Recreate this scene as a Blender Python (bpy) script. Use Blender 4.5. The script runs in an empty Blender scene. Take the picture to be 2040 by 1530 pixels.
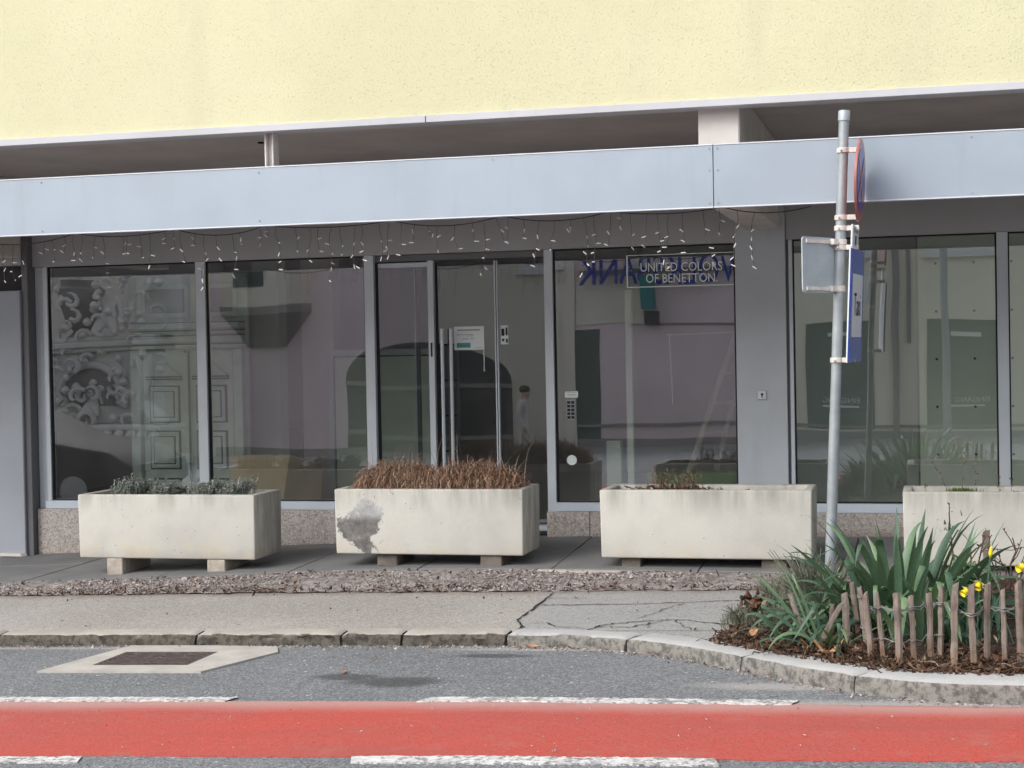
import bpy, bmesh, math, random
import numpy as np
from mathutils import Vector, Matrix, Euler

random.seed(7)
rng = np.random.default_rng(11)
SC = bpy.context.scene
COL = SC.collection
RAD = math.radians

# ------------------------------------------------------------------ camera
CAM = Vector((0.0, -13.2, 1.512))
YAW, PITCH, ROLL = math.atan(830 / 3250), math.atan(60 / 3250), 0.019
right = Vector((math.cos(YAW), math.sin(YAW), 0))
fwd0 = Vector((-math.sin(YAW), math.cos(YAW), 0))
upz = Vector((0, 0, 1))
fwd = fwd0 * math.cos(PITCH) - upz * math.sin(PITCH)
up = upz * math.cos(PITCH) + fwd0 * math.sin(PITCH)
cr = right * math.cos(ROLL) - up * math.sin(ROLL)
cu = up * math.cos(ROLL) + right * math.sin(ROLL)
cd = bpy.data.cameras.new('camera')
cam = bpy.data.objects.new('camera', cd)
COL.objects.link(cam)
cam.matrix_world = Matrix(((cr.x, cu.x, -fwd.x, CAM.x), (cr.y, cu.y, -fwd.y, CAM.y),
                           (cr.z, cu.z, -fwd.z, CAM.z), (0, 0, 0, 1)))
cd.sensor_width = 36.0
cd.lens = 36.0 * 3250 / 2040
cd.clip_start, cd.clip_end = 0.1, 2000
SC.camera = cam

# ------------------------------------------------------------------ sky, sun, exposure
SUN_DIR = Vector((-0.62, -0.78, 0.0)).normalized()
SUN_EL = RAD(40)
world = bpy.data.worlds.new('World')
SC.world = world
world.use_nodes = True
wt = world.node_tree
wt.nodes.clear()
wo = wt.nodes.new('ShaderNodeOutputWorld')
wb = wt.nodes.new('ShaderNodeBackground')
ws = wt.nodes.new('ShaderNodeTexSky')
ws.sky_type = 'NISHITA'
ws.sun_disc = False
ws.sun_elevation = SUN_EL
ws.sun_rotation = math.atan2(SUN_DIR.x, SUN_DIR.y) % (2 * math.pi)
ws.air_density, ws.dust_density, ws.ozone_density = 1.0, 4.0, 1.0
wh = wt.nodes.new('ShaderNodeHueSaturation')
wh.inputs['Saturation'].default_value = 0.40
wb.inputs['Strength'].default_value = 0.15
wt.links.new(ws.outputs[0], wh.inputs['Color'])
wt.links.new(wh.outputs[0], wb.inputs[0])
wt.links.new(wb.outputs[0], wo.inputs[0])
sd_ = bpy.data.lights.new('sun', 'SUN')
sd_.energy = 0.5
sd_.angle = RAD(42)
sd_.color = (1.0, 0.975, 0.945)
sun = bpy.data.objects.new('sun', sd_)
COL.objects.link(sun)
sv = Vector((SUN_DIR.x * math.cos(SUN_EL), SUN_DIR.y * math.cos(SUN_EL), math.sin(SUN_EL)))
sun.rotation_euler = sv.to_track_quat('Z', 'Y').to_euler()
sun.location = sv * 40
SC.view_settings.view_transform = 'Standard'
SC.view_settings.look = 'None'
SC.view_settings.exposure = 0.86
SC.view_settings.gamma = 1.0
SC.view_settings.use_curve_mapping = False
SC.render.engine = 'CYCLES'
SC.cycles.max_bounces = 8
SC.cycles.transparent_max_bounces = 16

# ------------------------------------------------------------------ helpers: objects
WL = {}


def tag(o, label=None, cat=None, group=None, kind=None):
    if label: o['label'] = label
    if cat: o['category'] = cat
    if group: o['group'] = group
    if kind: o['kind'] = kind
    return o


def empty(name, loc, label=None, cat=None, group=None, kind=None, parent=None):
    o = bpy.data.objects.new(name, None)
    o.empty_display_size = 0.2
    COL.objects.link(o)
    loc = Vector(loc)
    if parent is not None:
        o.parent = parent
        o.location = loc - WL[parent.name]
    else:
        o.location = loc
    WL[o.name] = loc
    return tag(o, label, cat, group, kind)


class MB:
    """collects shapes in world metres; build() links them as one mesh object"""

    def __init__(s):
        s.v, s.f, s.m = [], [], []

    def add(s, vs, fs, mi=0):
        n = len(s.v)
        s.v += [tuple(p) for p in vs]
        s.f += [tuple(i + n for i in f) for f in fs]
        s.m += [mi] * len(fs)
        return s

    def box(s, x0, x1, y0, y1, z0, z1, mi=0):
        vs = [(x0, y0, z0), (x1, y0, z0), (x1, y1, z0), (x0, y1, z0), (x0, y0, z1), (x1, y0, z1), (x1, y1, z1), (x0, y1, z1)]
        return s.add(vs, [(0, 3, 2, 1), (4, 5, 6, 7), (0, 1, 5, 4), (1, 2, 6, 5), (2, 3, 7, 6), (3, 0, 4, 7)], mi)

    def obox(s, c, u, v, w, mi=0):
        c, u, v, w = Vector(c), Vector(u), Vector(v), Vector(w)
        vs = [c + u * a + v * b + w * d for d in (-1, 1) for a, b in ((-1, -1), (1, -1), (1, 1), (-1, 1))]
        return s.add(vs, [(0, 3, 2, 1), (4, 5, 6, 7), (0, 1, 5, 4), (1, 2, 6, 5), (2, 3, 7, 6), (3, 0, 4, 7)], mi)

    def bar(s, a, b, wx, wz, mi=0):
        a, b = Vector(a), Vector(b)
        d = (b - a)
        L = d.length
        d.normalize()
        side = d.cross(Vector((0, 0, 1)))
        if side.length < 1e-3: side = Vector((1, 0, 0))
        side.normalize()
        u2 = side.cross(d)
        return s.obox((a + b) / 2, d * L / 2, side * wx / 2, u2 * wz / 2, mi)

    def tube(s, pts, r, n=6, mi=0, cap=True):
        pts = [Vector(p) for p in pts]
        rs = r if isinstance(r, (list, tuple)) else [r] * len(pts)
        rings = []
        prev = None
        for i, p in enumerate(pts):
            d = (pts[min(i + 1, len(pts) - 1)] - pts[max(i - 1, 0)])
            if d.length < 1e-9: d = Vector((0, 0, 1))
            d.normalize()
            if prev is None:
                a = d.cross(Vector((0.31, 0.17, 0.93)))
                if a.length < 1e-3: a = d.cross(Vector((1, 0, 0)))
            else:
                a = prev - d * prev.dot(d)
                if a.length < 1e-6: a = d.cross(Vector((1, 0, 0)))
            a.normalize()
            prev = a
            b = d.cross(a)
            rings.append([p + (a * math.cos(2 * math.pi * k / n) + b * math.sin(2 * math.pi * k / n)) * rs[i] for k in range(n)])
        vs = [q for R in rings for q in R]
        fs = []
        for i in range(len(rings) - 1):
            for k in range(n):
                k2 = (k + 1) % n
                fs.append((i * n + k, i * n + k2, (i + 1) * n + k2, (i + 1) * n + k))
        if cap:
            fs.append(tuple(range(n - 1, -1, -1)))
            fs.append(tuple((len(rings) - 1) * n + k for k in range(n)))
        return s.add(vs, fs, mi)

    def prism(s, poly, z0, z1, mi=0):
        n = len(poly)
        vs = [(x, y, z0) for x, y in poly] + [(x, y, z1) for x, y in poly]
        fs = [tuple(range(n - 1, -1, -1)), tuple(range(n, 2 * n))] + [(k, (k + 1) % n, n + (k + 1) % n, n + k) for k in range(n)]
        return s.add(vs, fs, mi)

    def profile_y(s, poly, y0, y1, mi=0):
        """polygon in x,z (counter-clockwise seen from -y) extruded from y0 (front) to y1"""
        n = len(poly)
        vs = [(x, y0, z) for x, z in poly] + [(x, y1, z) for x, z in poly]
        fs = [tuple(range(n)), tuple(range(2 * n - 1, n - 1, -1))] + [((k + 1) % n, k, n + k, n + (k + 1) % n) for k in range(n)]
        return s.add(vs, fs, mi)

    def grid(s, xs, ys, fz, mi=0):
        nx, ny = len(xs), len(ys)
        vs = [(x, y, fz(x, y)) for y in ys for x in xs]
        fs = [(j * nx + i, j * nx + i + 1, (j + 1) * nx + i + 1, (j + 1) * nx + i) for j in range(ny - 1) for i in range(nx - 1)]
        return s.add(vs, fs, mi)

    def lathe(s, c, prof, n=16, mi=0):
        c = Vector(c)
        vs = [c + Vector((r * math.cos(2 * math.pi * k / n), r * math.sin(2 * math.pi * k / n), z)) for r, z in prof for k in range(n)]
        fs = []
        for i in range(len(prof) - 1):
            for k in range(n):
                k2 = (k + 1) % n
                fs.append((i * n + k, i * n + k2, (i + 1) * n + k2, (i + 1) * n + k))
        fs.append(tuple(range(n - 1, -1, -1)))
        fs.append(tuple((len(prof) - 1) * n + k for k in range(n)))
        return s.add(vs, fs, mi)

    def build(s, name, mat, parent=None, bevel=0, seg=1, smooth=False, loc=None, tagd=None, jitter=0):
        me = bpy.data.meshes.new(name)
        org = WL[parent.name] if parent is not None else Vector(loc if loc is not None else (0, 0, 0))
        me.from_pydata([(p[0] - org.x, p[1] - org.y, p[2] - org.z) for p in s.v], [], s.f)
        for m in (mat if isinstance(mat, (list, tuple)) else [mat]):
            me.materials.append(m)
        if max(s.m, default=0) > 0:
            me.polygons.foreach_set('material_index', s.m)
        if bevel:
            bm = bmesh.new()
            bm.from_mesh(me)
            es = [e for e in bm.edges if len(e.link_faces) == 2 and e.calc_face_angle(0) > 0.45]
            bmesh.ops.bevel(bm, geom=es, offset=bevel, segments=seg, profile=0.5, affect='EDGES', clamp_overlap=True)
            bm.to_mesh(me)
            bm.free()
        me.validate()
        if smooth:
            me.polygons.foreach_set('use_smooth', [True] * len(me.polygons))
            if smooth is not True:
                me.set_sharp_from_angle(angle=RAD(smooth))
        o = bpy.data.objects.new(name, me)
        COL.objects.link(o)
        if parent is not None:
            o.parent = parent
        else:
            o.location = org
        WL[o.name] = org.copy()
        if tagd: tag(o, **tagd)
        return o


def box_part(name, mat, parent, *b, bevel=0.003, **k):
    return MB().box(*b).build(name, mat, parent, bevel=bevel, **k)


def copy_tree(o, parent=None, loc=None):
    c = o.copy()
    COL.objects.link(c)
    if parent is not None: c.parent = parent
    if loc is not None: c.location = loc
    WL[c.name] = Vector(loc) if loc is not None else WL.get(o.name, Vector())
    for ch in list(o.children):
        copy_tree(ch, c)
    return c


def text_mesh(txt, size, extrude=0.002):
    cu_ = bpy.data.curves.new('lettering', 'FONT')
    cu_.body = txt
    cu_.size = size
    cu_.extrude = extrude
    cu_.align_x = 'LEFT'
    cu_.resolution_u = 3
    t = bpy.data.objects.new('lettering_tmp', cu_)
    COL.objects.link(t)
    dg = bpy.context.evaluated_depsgraph_get()
    me = bpy.data.meshes.new_from_object(t.evaluated_get(dg))
    bpy.data.objects.remove(t)
    bpy.data.curves.remove(cu_)
    return me


def lettering(name, txt, mat, parent, origin, ux, uz, width, height, extrude=0.0015):
    """text in the plane through origin spanned by ux (reading direction) and uz, fitted to width x height"""
    me = text_mesh(txt, 1.0, 0.0)
    co = np.array([v.co[:] for v in me.vertices])
    lo, hi = co.min(0), co.max(0)
    ux, uz = Vector(ux).normalized(), Vector(uz).normalized()
    un = ux.cross(uz).normalized()
    org = WL[parent.name]
    verts = []
    for c in co:
        a = (c[0] - lo[0]) / (hi[0] - lo[0]) * width
        b = (c[1] - lo[1]) / (hi[1] - lo[1]) * height
        verts.append(Vector(origin) + ux * a + uz * b)
    polys = [list(p.vertices) for p in me.polygons]
    bpy.data.meshes.remove(me)
    mb = MB()
    mb.add([p + un * extrude for p in verts], polys)
    if extrude > 0.004:     # give thick letters sides
        edges = {}
        for f in polys:
            for i in range(len(f)):
                e = (f[i], f[(i + 1) % len(f)])
                if (e[1], e[0]) in edges: del edges[(e[1], e[0])]
                else: edges[e] = 1
        n = len(mb.v)
        mb.v += [tuple(p) for p in verts]
        for a, b in edges:
            mb.f.append((b, a, a + n, b + n))
            mb.m.append(0)
    return mb.build(name, mat, parent)


# ------------------------------------------------------------------ helpers: materials
class N:
    def __init__(s, name):
        s.mat = bpy.data.materials.new(name)
        s.mat.use_nodes = True
        s.t = s.mat.node_tree
        s.t.nodes.clear()
        s.out = s.t.nodes.new('ShaderNodeOutputMaterial')
        s.geo = s.t.nodes.new('ShaderNodeNewGeometry')
        s.pos = s.geo.outputs['Position']

    def node(s, typ, **k):
        n = s.t.nodes.new(typ)
        for a, b in k.items(): setattr(n, a, b)
        return n

    def link(s, a, b): s.t.links.new(a, b)

    def val(s, sock, v):
        if isinstance(v, bpy.types.NodeSocket): s.link(v, sock)
        else: sock.default_value = v

    def scaled(s, sx, sy, sz):
        n = s.node('ShaderNodeVectorMath', operation='MULTIPLY')
        s.link(s.pos, n.inputs[0])
        n.inputs[1].default_value = (sx, sy, sz)
        return n.outputs[0]

    def noise(s, scale, detail=4, rough=0.55, vec=None, dist=0.0):
        n = s.node('ShaderNodeTexNoise')
        n.inputs['Scale'].default_value = scale
        n.inputs['Detail'].default_value = detail
        n.inputs['Roughness'].default_value = rough
        n.inputs['Distortion'].default_value = dist
        s.link(vec if vec is not None else s.pos, n.inputs['Vector'])
        return n.outputs['Fac']

    def voro(s, scale, feature='F1', vec=None, out='Distance', rand=1.0):
        n = s.node('ShaderNodeTexVoronoi', feature=feature)
        n.inputs['Scale'].default_value = scale
        n.inputs['Randomness'].default_value = rand
        s.link(vec if vec is not None else s.pos, n.inputs['Vector'])
        return n.outputs[out]

    def ramp(s, fac, a, b, lo=0.0, hi=1.0):
        n = s.node('ShaderNodeMapRange', interpolation_type='SMOOTHSTEP')
        s.val(n.inputs['Value'], fac)
        n.inputs['From Min'].default_value = a
        n.inputs['From Max'].default_value = b
        n.inputs['To Min'].default_value = lo
        n.inputs['To Max'].default_value = hi
        return n.outputs[0]

    def math(s, op, a, b=0.5, c=None):
        n = s.node('ShaderNodeMath', operation=op)
        s.val(n.inputs[0], a)
        s.val(n.inputs[1], b)
        if c is not None: s.val(n.inputs[2], c)
        return n.outputs[0]

    def sep(s):
        n = s.node('ShaderNodeSeparateXYZ')
        s.link(s.pos, n.inputs[0])
        return n.outputs

    def mix(s, fac, a, b, blend='MIX'):
        n = s.node('ShaderNodeMix', data_type='RGBA', blend_type=blend)
        s.val(n.inputs[0], fac)
        s.val(n.inputs[6], a if isinstance(a, bpy.types.NodeSocket) else (*a, 1))
        s.val(n.inputs[7], b if isinstance(b, bpy.types.NodeSocket) else (*b, 1))
        return n.outputs[2]

    def bump(s, h, strength=0.3, dist=0.005):
        n = s.node('ShaderNodeBump')
        n.inputs['Strength'].default_value = strength
        n.inputs['Distance'].default_value = dist
        s.link(h, n.inputs['Height'])
        return n.outputs[0]

    def pbr(s, col, rough=0.8, bump=None, spec=0.3, metal=0.0, alpha=None, **k):
        n = s.node('ShaderNodeBsdfPrincipled')
        s.val(n.inputs['Base Color'], col if isinstance(col, bpy.types.NodeSocket) else (*col, 1))
        s.val(n.inputs['Roughness'], rough)
        n.inputs['Specular IOR Level'].default_value = spec
        s.val(n.inputs['Metallic'], metal)
        if bump is not None: s.link(bump, n.inputs['Normal'])
        if alpha is not None: s.val(n.inputs['Alpha'], alpha)
        for a, b in k.items(): n.inputs[a.replace('_', ' ')].default_value = b
        s.link(n.outputs[0], s.out.inputs[0])
        return s.mat


def simple(name, col, var=0.12, scale=4, rough=0.75, bump=0.0, bscale=120, bdist=0.003, spec=0.3, metal=0.0, col2=None):
    n = N(name)
    c2 = col2 if col2 else tuple(x * (1 - var) for x in col)
    c1 = col if col2 else tuple(min(1, x * (1 + var)) for x in col)
    c = n.mix(n.ramp(n.noise(scale, 6, 0.6), 0.3, 0.7), c1, c2)
    b = n.bump(n.noise(bscale, 4, 0.6), bump, bdist) if bump else None
    return n.pbr(c, rough, b, spec, metal)


def island(name, cols, rough=0.8, bump=0.0, bscale=200, spec=0.25, trans=False):
    """every loose piece of a mesh takes its own colour from the list"""
    n = N(name)
    r = n.node('ShaderNodeValToRGB')
    r.color_ramp.interpolation = 'LINEAR'
    els = r.color_ramp.elements
    while len(els) < len(cols): els.new(0.5)
    for i, c in enumerate(cols):
        els[i].position = i / max(1, len(cols) - 1)
        els[i].color = (*c, 1)
    n.link(n.geo.outputs['Random Per Island'], r.inputs[0])
    c = n.mix(n.ramp(n.noise(60, 3), 0.3, 0.75, 0, 0.5), r.outputs[0], (0.02, 0.015, 0.01))
    b = n.bump(n.noise(bscale, 3), bump, 0.002) if bump else None
    return n.pbr(c, rough, b, spec)
# ------------------------------------------------------------------ materials
def m_roughcast():
    n = N('yellow_roughcast')
    big = n.noise(0.55, 5, 0.6)
    c = n.mix(n.ramp(big, 0.35, 0.65), (0.64, 0.622, 0.425), (0.60, 0.582, 0.39))
    st = n.noise(2.2, 6, 0.65, n.scaled(1, 1, 0.22))
    c = n.mix(n.ramp(st, 0.52, 0.75, 0, 0.30), c, (0.52, 0.46, 0.33))
    grain = n.noise(95, 3, 0.7)
    pit = n.ramp(n.noise(88, 3, 0.7), 0.58, 0.72)
    c = n.mix(n.math('MULTIPLY', pit, n.ramp(n.noise(1.1, 4), 0.35, 0.7, 0.06, 0.30)), c, (0.44, 0.40, 0.27))
    h = n.math('SUBTRACT', grain, n.math('MULTIPLY', pit, 0.8))
    return n.pbr(c, 0.95, n.bump(h, 0.65, 0.006), 0.1)


def m_planter(patch=None):
    n = N('planter_concrete_patched' if patch else 'planter_concrete')
    x, y, z = n.sep()
    c = n.mix(n.ramp(n.noise(2.3, 6, 0.65), 0.32, 0.7), (0.575, 0.57, 0.525), (0.495, 0.49, 0.455))
    # weather streaks running down from the rim and ochre bloom lower down
    st = n.noise(9, 5, 0.6, n.scaled(1, 1, 0.12))
    top = n.ramp(z, 0.28, 0.50)
    c = n.mix(n.math('MULTIPLY', n.math('MULTIPLY', n.ramp(st, 0.40, 0.68), top), 0.72), c, (0.27, 0.265, 0.235))
    low = n.ramp(z, 0.16, 0.0)
    c = n.mix(n.math('MULTIPLY', n.math('MULTIPLY', n.ramp(n.noise(5, 5), 0.4, 0.65), low), 0.5), c, (0.60, 0.52, 0.37))
    c = n.mix(n.ramp(n.noise(3.7, 7, 0.75), 0.60, 0.74, 0, 0.4), c, (0.38, 0.38, 0.37))
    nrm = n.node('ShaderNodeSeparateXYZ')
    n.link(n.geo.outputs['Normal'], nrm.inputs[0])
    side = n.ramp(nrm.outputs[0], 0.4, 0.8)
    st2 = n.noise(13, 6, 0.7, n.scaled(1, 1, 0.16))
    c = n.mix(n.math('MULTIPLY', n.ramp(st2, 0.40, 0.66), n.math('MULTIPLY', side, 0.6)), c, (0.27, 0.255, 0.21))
    spl = n.math('ADD', z, n.math('MULTIPLY', n.noise(6, 7, 0.7), 0.22))
    c = n.mix(n.ramp(spl, 0.17, 0.06, 0, 0.45), c, (0.36, 0.34, 0.30))
    pits = n.ramp(n.voro(17), 0.10, 0.045)
    keep = n.ramp(n.noise(6, 2), 0.47, 0.56)
    pits = n.math('MULTIPLY', pits, keep)
    c = n.mix(n.math('MULTIPLY', pits, 0.85), c, (0.14, 0.13, 0.11))
    c = n.mix(n.ramp(n.noise(160, 3, 0.7), 0.45, 0.75, 0, 0.22), c, (0.33, 0.31, 0.27))
    if patch:
        px, pz = patch
        wob = n.math('ADD', n.math('MULTIPLY', n.math('SUBTRACT', n.noise(4.5, 2, 0.5), 0.5), 0.34), n.math('MULTIPLY', n.math('SUBTRACT', n.noise(13, 8, 0.75), 0.5), 0.34))
        dx = n.math('DIVIDE', n.math('SUBTRACT', x, px), 1.0)
        dz = n.math('MULTIPLY', n.math('SUBTRACT', z, pz), 0.92)
        d = n.math('SQRT', n.math('ADD', n.math('MULTIPLY', dx, dx), n.math('MULTIPLY', dz, dz)))
        d = n.math('ADD', d, wob)
        front = n.ramp(y, -1.47, -1.495)
        m = n.math('MULTIPLY', n.ramp(d, 0.172, 0.146), front)
        tone = n.mix(n.ramp(n.noise(14, 6, 0.7), 0.4, 0.62), (0.165, 0.16, 0.155), (0.10, 0.097, 0.096))
        tone = n.mix(n.ramp(z, pz + 0.03, pz + 0.10), tone, n.mix(n.ramp(n.noise(9, 6, 0.7), 0.35, 0.65), (0.40, 0.405, 0.42), (0.28, 0.28, 0.285)))
        c = n.mix(n.math('MULTIPLY', m, n.ramp(n.noise(10, 5, 0.7), 0.3, 0.5, 0.72, 0.95)), c, tone)
    h = n.math('SUBTRACT', n.math('MULTIPLY', n.noise(120, 4, 0.65), 0.4), pits)
    return n.pbr(c, 0.92, n.bump(h, 0.5, 0.004), 0.15)


def m_road(name, base, dark, speck, stains=(), dusts=()):
    n = N(name)
    x, y, z = n.sep()
    c = n.mix(n.ramp(n.noise(0.9, 6, 0.6), 0.3, 0.7), base, dark)
    g = n.voro(115, out='Color')
    gs = n.node('ShaderNodeSeparateColor')
    n.link(g, gs.inputs[0])
    c = n.mix(n.ramp(gs.outputs[0], 0.55, 1.0, 0, 0.75), c, speck)
    c = n.mix(n.ramp(gs.outputs[1], 0.6, 1.0, 0, 0.7), c, tuple(v * 0.35 for v in dark))
    c = n.mix(n.ramp(n.noise(38, 4, 0.8), 0.56, 0.72, 0, 0.35), c, tuple(min(1, v * 1.5) for v in speck))
    w = n.voro(30, out='Color')
    wsn = n.node('ShaderNodeSeparateColor')
    n.link(w, wsn.inputs[0])
    white = n.math('MULTIPLY', n.ramp(wsn.outputs[0], 0.965, 0.975), n.ramp(n.voro(30), 0.30, 0.22))
    c = n.mix(n.math('MULTIPLY', white, 0.7), c, (0.6, 0.6, 0.58))
    for sx, sy, rx, ry in dusts:
        a = n.math('DIVIDE', n.math('SUBTRACT', x, sx), rx)
        b = n.math('DIVIDE', n.math('SUBTRACT', y, sy), ry)
        d = n.math('ADD', n.math('SQRT', n.math('ADD', n.math('MULTIPLY', a, a), n.math('MULTIPLY', b, b))), n.math('MULTIPLY', n.math('SUBTRACT', n.noise(3, 6, 0.7), 0.5), 1.1))
        c = n.mix(n.ramp(d, 1.2, 0.4, 0, 0.6), c, (0.40, 0.385, 0.36))
    lf = n.noise(2.2, 7, 0.7)
    c = n.mix(n.ramp(lf, 0.55, 0.70, 0, 0.35), c, tuple(v * 0.55 for v in dark))
    for sx, sy, rx, ry in stains:
        wob = n.math('MULTIPLY', n.math('SUBTRACT', n.noise(5, 5, 0.6), 0.5), 0.9)
        a = n.math('DIVIDE', n.math('SUBTRACT', x, sx), rx)
        b = n.math('DIVIDE', n.math('SUBTRACT', y, sy), ry)
        d = n.math('ADD', n.math('SQRT', n.math('ADD', n.math('MULTIPLY', a, a), n.math('MULTIPLY', b, b))), wob)
        c = n.mix(n.ramp(d, 1.15, 0.6, 0, 0.62), c, (0.035, 0.034, 0.033))
    h = n.math('ADD', n.voro(115), n.noise(60, 4))
    return n.pbr(c, 0.9, n.bump(h, 0.5, 0.004), 0.25)


def m_bike():
    n = N('red_lane_coating')
    x, y, z = n.sep()
    c = n.mix(n.ramp(n.noise(1.1, 5, 0.6), 0.3, 0.72), (0.46, 0.072, 0.054), (0.405, 0.082, 0.066))
    g = n.voro(140, out='Color')
    gs = n.node('ShaderNodeSeparateColor')
    n.link(g, gs.inputs[0])
    c = n.mix(n.ramp(gs.outputs[0], 0.45, 1.0, 0, 0.42), c, (0.40, 0.17, 0.15))
    c = n.mix(n.ramp(gs.outputs[1], 0.80, 1.0, 0, 0.55), c, (0.19, 0.04, 0.035))
    # tyre-scoured and dusty along the gutter side, scuffed towards the traffic side
    e = n.math('ADD', y, n.math('MULTIPLY', n.noise(1.6, 5, 0.6), 0.16))
    c = n.mix(n.ramp(e, -5.86, -5.60, 0, 0.72), c, (0.42, 0.30, 0.275))
    ty = n.noise(5, 5, 0.65, n.scaled(0.06, 1.0, 1))
    c = n.mix(n.ramp(ty, 0.50, 0.70, 0, 0.6), c, (0.34, 0.085, 0.072))
    c = n.mix(n.ramp(n.noise(3.0, 7, 0.75), 0.54, 0.68, 0, 0.5), c, (0.38, 0.15, 0.125))
    sc = n.ramp(n.noise(26, 5, 0.8, n.scaled(0.35, 1.6, 1)), 0.56, 0.72)
    lo = n.ramp(y, -6.25, -6.6)
    c = n.mix(n.math('MULTIPLY', n.math('MULTIPLY', sc, lo), 0.5), c, (0.26, 0.13, 0.12))
    c = n.mix(n.ramp(n.noise(70, 3, 0.8), 0.64, 0.74, 0, 0.5), c, (0.16, 0.06, 0.055))
    return n.pbr(c, 0.85, n.bump(n.math('ADD', n.voro(140), n.noise(60, 3)), 0.4, 0.003), 0.25)


def m_marking():
    n = N('worn_white_road_paint')
    c = n.mix(n.ramp(n.noise(18, 5), 0.35, 0.7), (0.66, 0.66, 0.655), (0.50, 0.495, 0.49))
    w = n.math('ADD', n.noise(34, 6, 0.75), n.math('MULTIPLY', n.noise(5, 3), 0.35))
    dark = n.ramp(w, 0.655, 0.75)
    c = n.mix(n.math('MULTIPLY', dark, 0.8), c, (0.13, 0.13, 0.13))
    return n.pbr(c, 0.8, n.bump(n.noise(140, 3), 0.4, 0.003), 0.3)


def m_sidewalk(name, a, b, sp):
    n = N(name)
    c = n.mix(n.ramp(n.noise(0.8, 6, 0.62), 0.3, 0.7), a, b)
    g = n.voro(100, out='Color')
    gs = n.node('ShaderNodeSeparateColor')
    n.link(g, gs.inputs[0])
    c = n.mix(n.ramp(gs.outputs[0], 0.4, 1.0, 0, 0.6), c, sp)
    c = n.mix(n.ramp(gs.outputs[1], 0.7, 1.0, 0, 0.6), c, tuple(v * 0.42 for v in b))
    c = n.mix(n.ramp(n.noise(11, 6, 0.75), 0.55, 0.75, 0, 0.3), c, tuple(v * 0.6 for v in b))
    x, y, z = n.sep()
    dirt = n.math('ADD', y, n.math('MULTIPLY', n.noise(3, 6, 0.7), 0.5))
    c = n.mix(n.ramp(dirt, -2.28, -1.98, 0, 0.5), c, (0.17, 0.13, 0.10))
    return n.pbr(c, 0.92, n.bump(n.math('ADD', n.voro(100), n.noise(45, 4)), 0.45, 0.004), 0.2)


def m_stone(name, a, b, side=None):
    n = N(name)
    c = n.mix(n.ramp(n.noise(3, 6, 0.65), 0.3, 0.7), a, b)
    c = n.mix(n.ramp(n.noise(130, 3, 0.75), 0.5, 0.7, 0, 0.5), c, tuple(v * 0.45 for v in b))
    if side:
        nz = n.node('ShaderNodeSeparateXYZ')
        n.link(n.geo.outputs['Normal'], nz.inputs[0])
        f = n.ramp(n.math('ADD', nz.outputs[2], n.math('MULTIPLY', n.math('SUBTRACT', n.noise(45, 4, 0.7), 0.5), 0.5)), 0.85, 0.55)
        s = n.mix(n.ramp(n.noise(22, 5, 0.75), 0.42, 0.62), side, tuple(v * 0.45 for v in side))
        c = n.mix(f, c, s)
    return n.pbr(c, 0.9, n.bump(n.noise(70, 5, 0.7), 0.6, 0.006), 0.2)


def m_glass(name, tint=(0.88, 0.90, 0.885), f0=0.33):
    n = N(name)
    dp = n.node('ShaderNodeVectorMath', operation='DOT_PRODUCT')
    n.link(n.geo.outputs['Normal'], dp.inputs[0])
    n.link(n.geo.outputs['Incoming'], dp.inputs[1])
    k = n.math('POWER', n.math('SUBTRACT', 1.0, n.math('ABSOLUTE', dp.outputs['Value'], 0)), 5.0)
    fr = n.math('MULTIPLY_ADD', k, 1 - f0, f0)     # the same coat seen from either side
    g = n.node('ShaderNodeBsdfGlossy')
    g.inputs['Roughness'].default_value = 0.0
    g.inputs['Color'].default_value = (0.95, 0.97, 1.0, 1)
    # rolled panes are never quite flat: a long faint waviness bends the mirror image
    w = n.noise(0.9, 1, 0.4)
    n.link(n.bump(w, 0.10, 0.02), g.inputs['Normal'])
    t = n.node('ShaderNodeBsdfTransparent')
    t.inputs[0].default_value = (*tint, 1)
    m = n.node('ShaderNodeMixShader')
    n.link(fr, m.inputs[0])
    n.link(t.outputs[0], m.inputs[1])
    n.link(g.outputs[0], m.inputs[2])
    # thin street dust, also painted in as a pale haze that lightens the pane
    d = n.node('ShaderNodeBsdfDiffuse')
    d.inputs[0].default_value = (0.72, 0.70, 0.70, 1)
    md = n.node('ShaderNodeMixShader')
    n.link(n.ramp(n.noise(1.7, 5, 0.6, n.scaled(1, 1, 0.5)), 0.3, 0.7, 0.022, 0.048), md.inputs[0])
    n.link(m.outputs[0], md.inputs[1])
    n.link(d.outputs[0], md.inputs[2])
    n.link(md.outputs[0], n.out.inputs[0])
    return n.mat


def m_clear(name='glass_edge'):
    n = N(name)
    t = n.node('ShaderNodeBsdfTransparent')
    t.inputs[0].default_value = (0.93, 0.97, 0.95, 1)
    n.link(t.outputs[0], n.out.inputs[0])
    return n.mat


def m_film():
    n = N('green_window_film')
    d = n.node('ShaderNodeBsdfDiffuse')
    d.inputs[0].default_value = (0.05, 0.13, 0.08, 1)
    t = n.node('ShaderNodeBsdfTransparent')
    t.inputs[0].default_value = (0.45, 0.62, 0.5, 1)
    m = n.node('ShaderNodeMixShader')
    m.inputs[0].default_value = 0.35
    n.link(t.outputs[0], m.inputs[1])
    n.link(d.outputs[0], m.inputs[2])
    n.link(m.outputs[0], n.out.inputs[0])
    return n.mat


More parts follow.
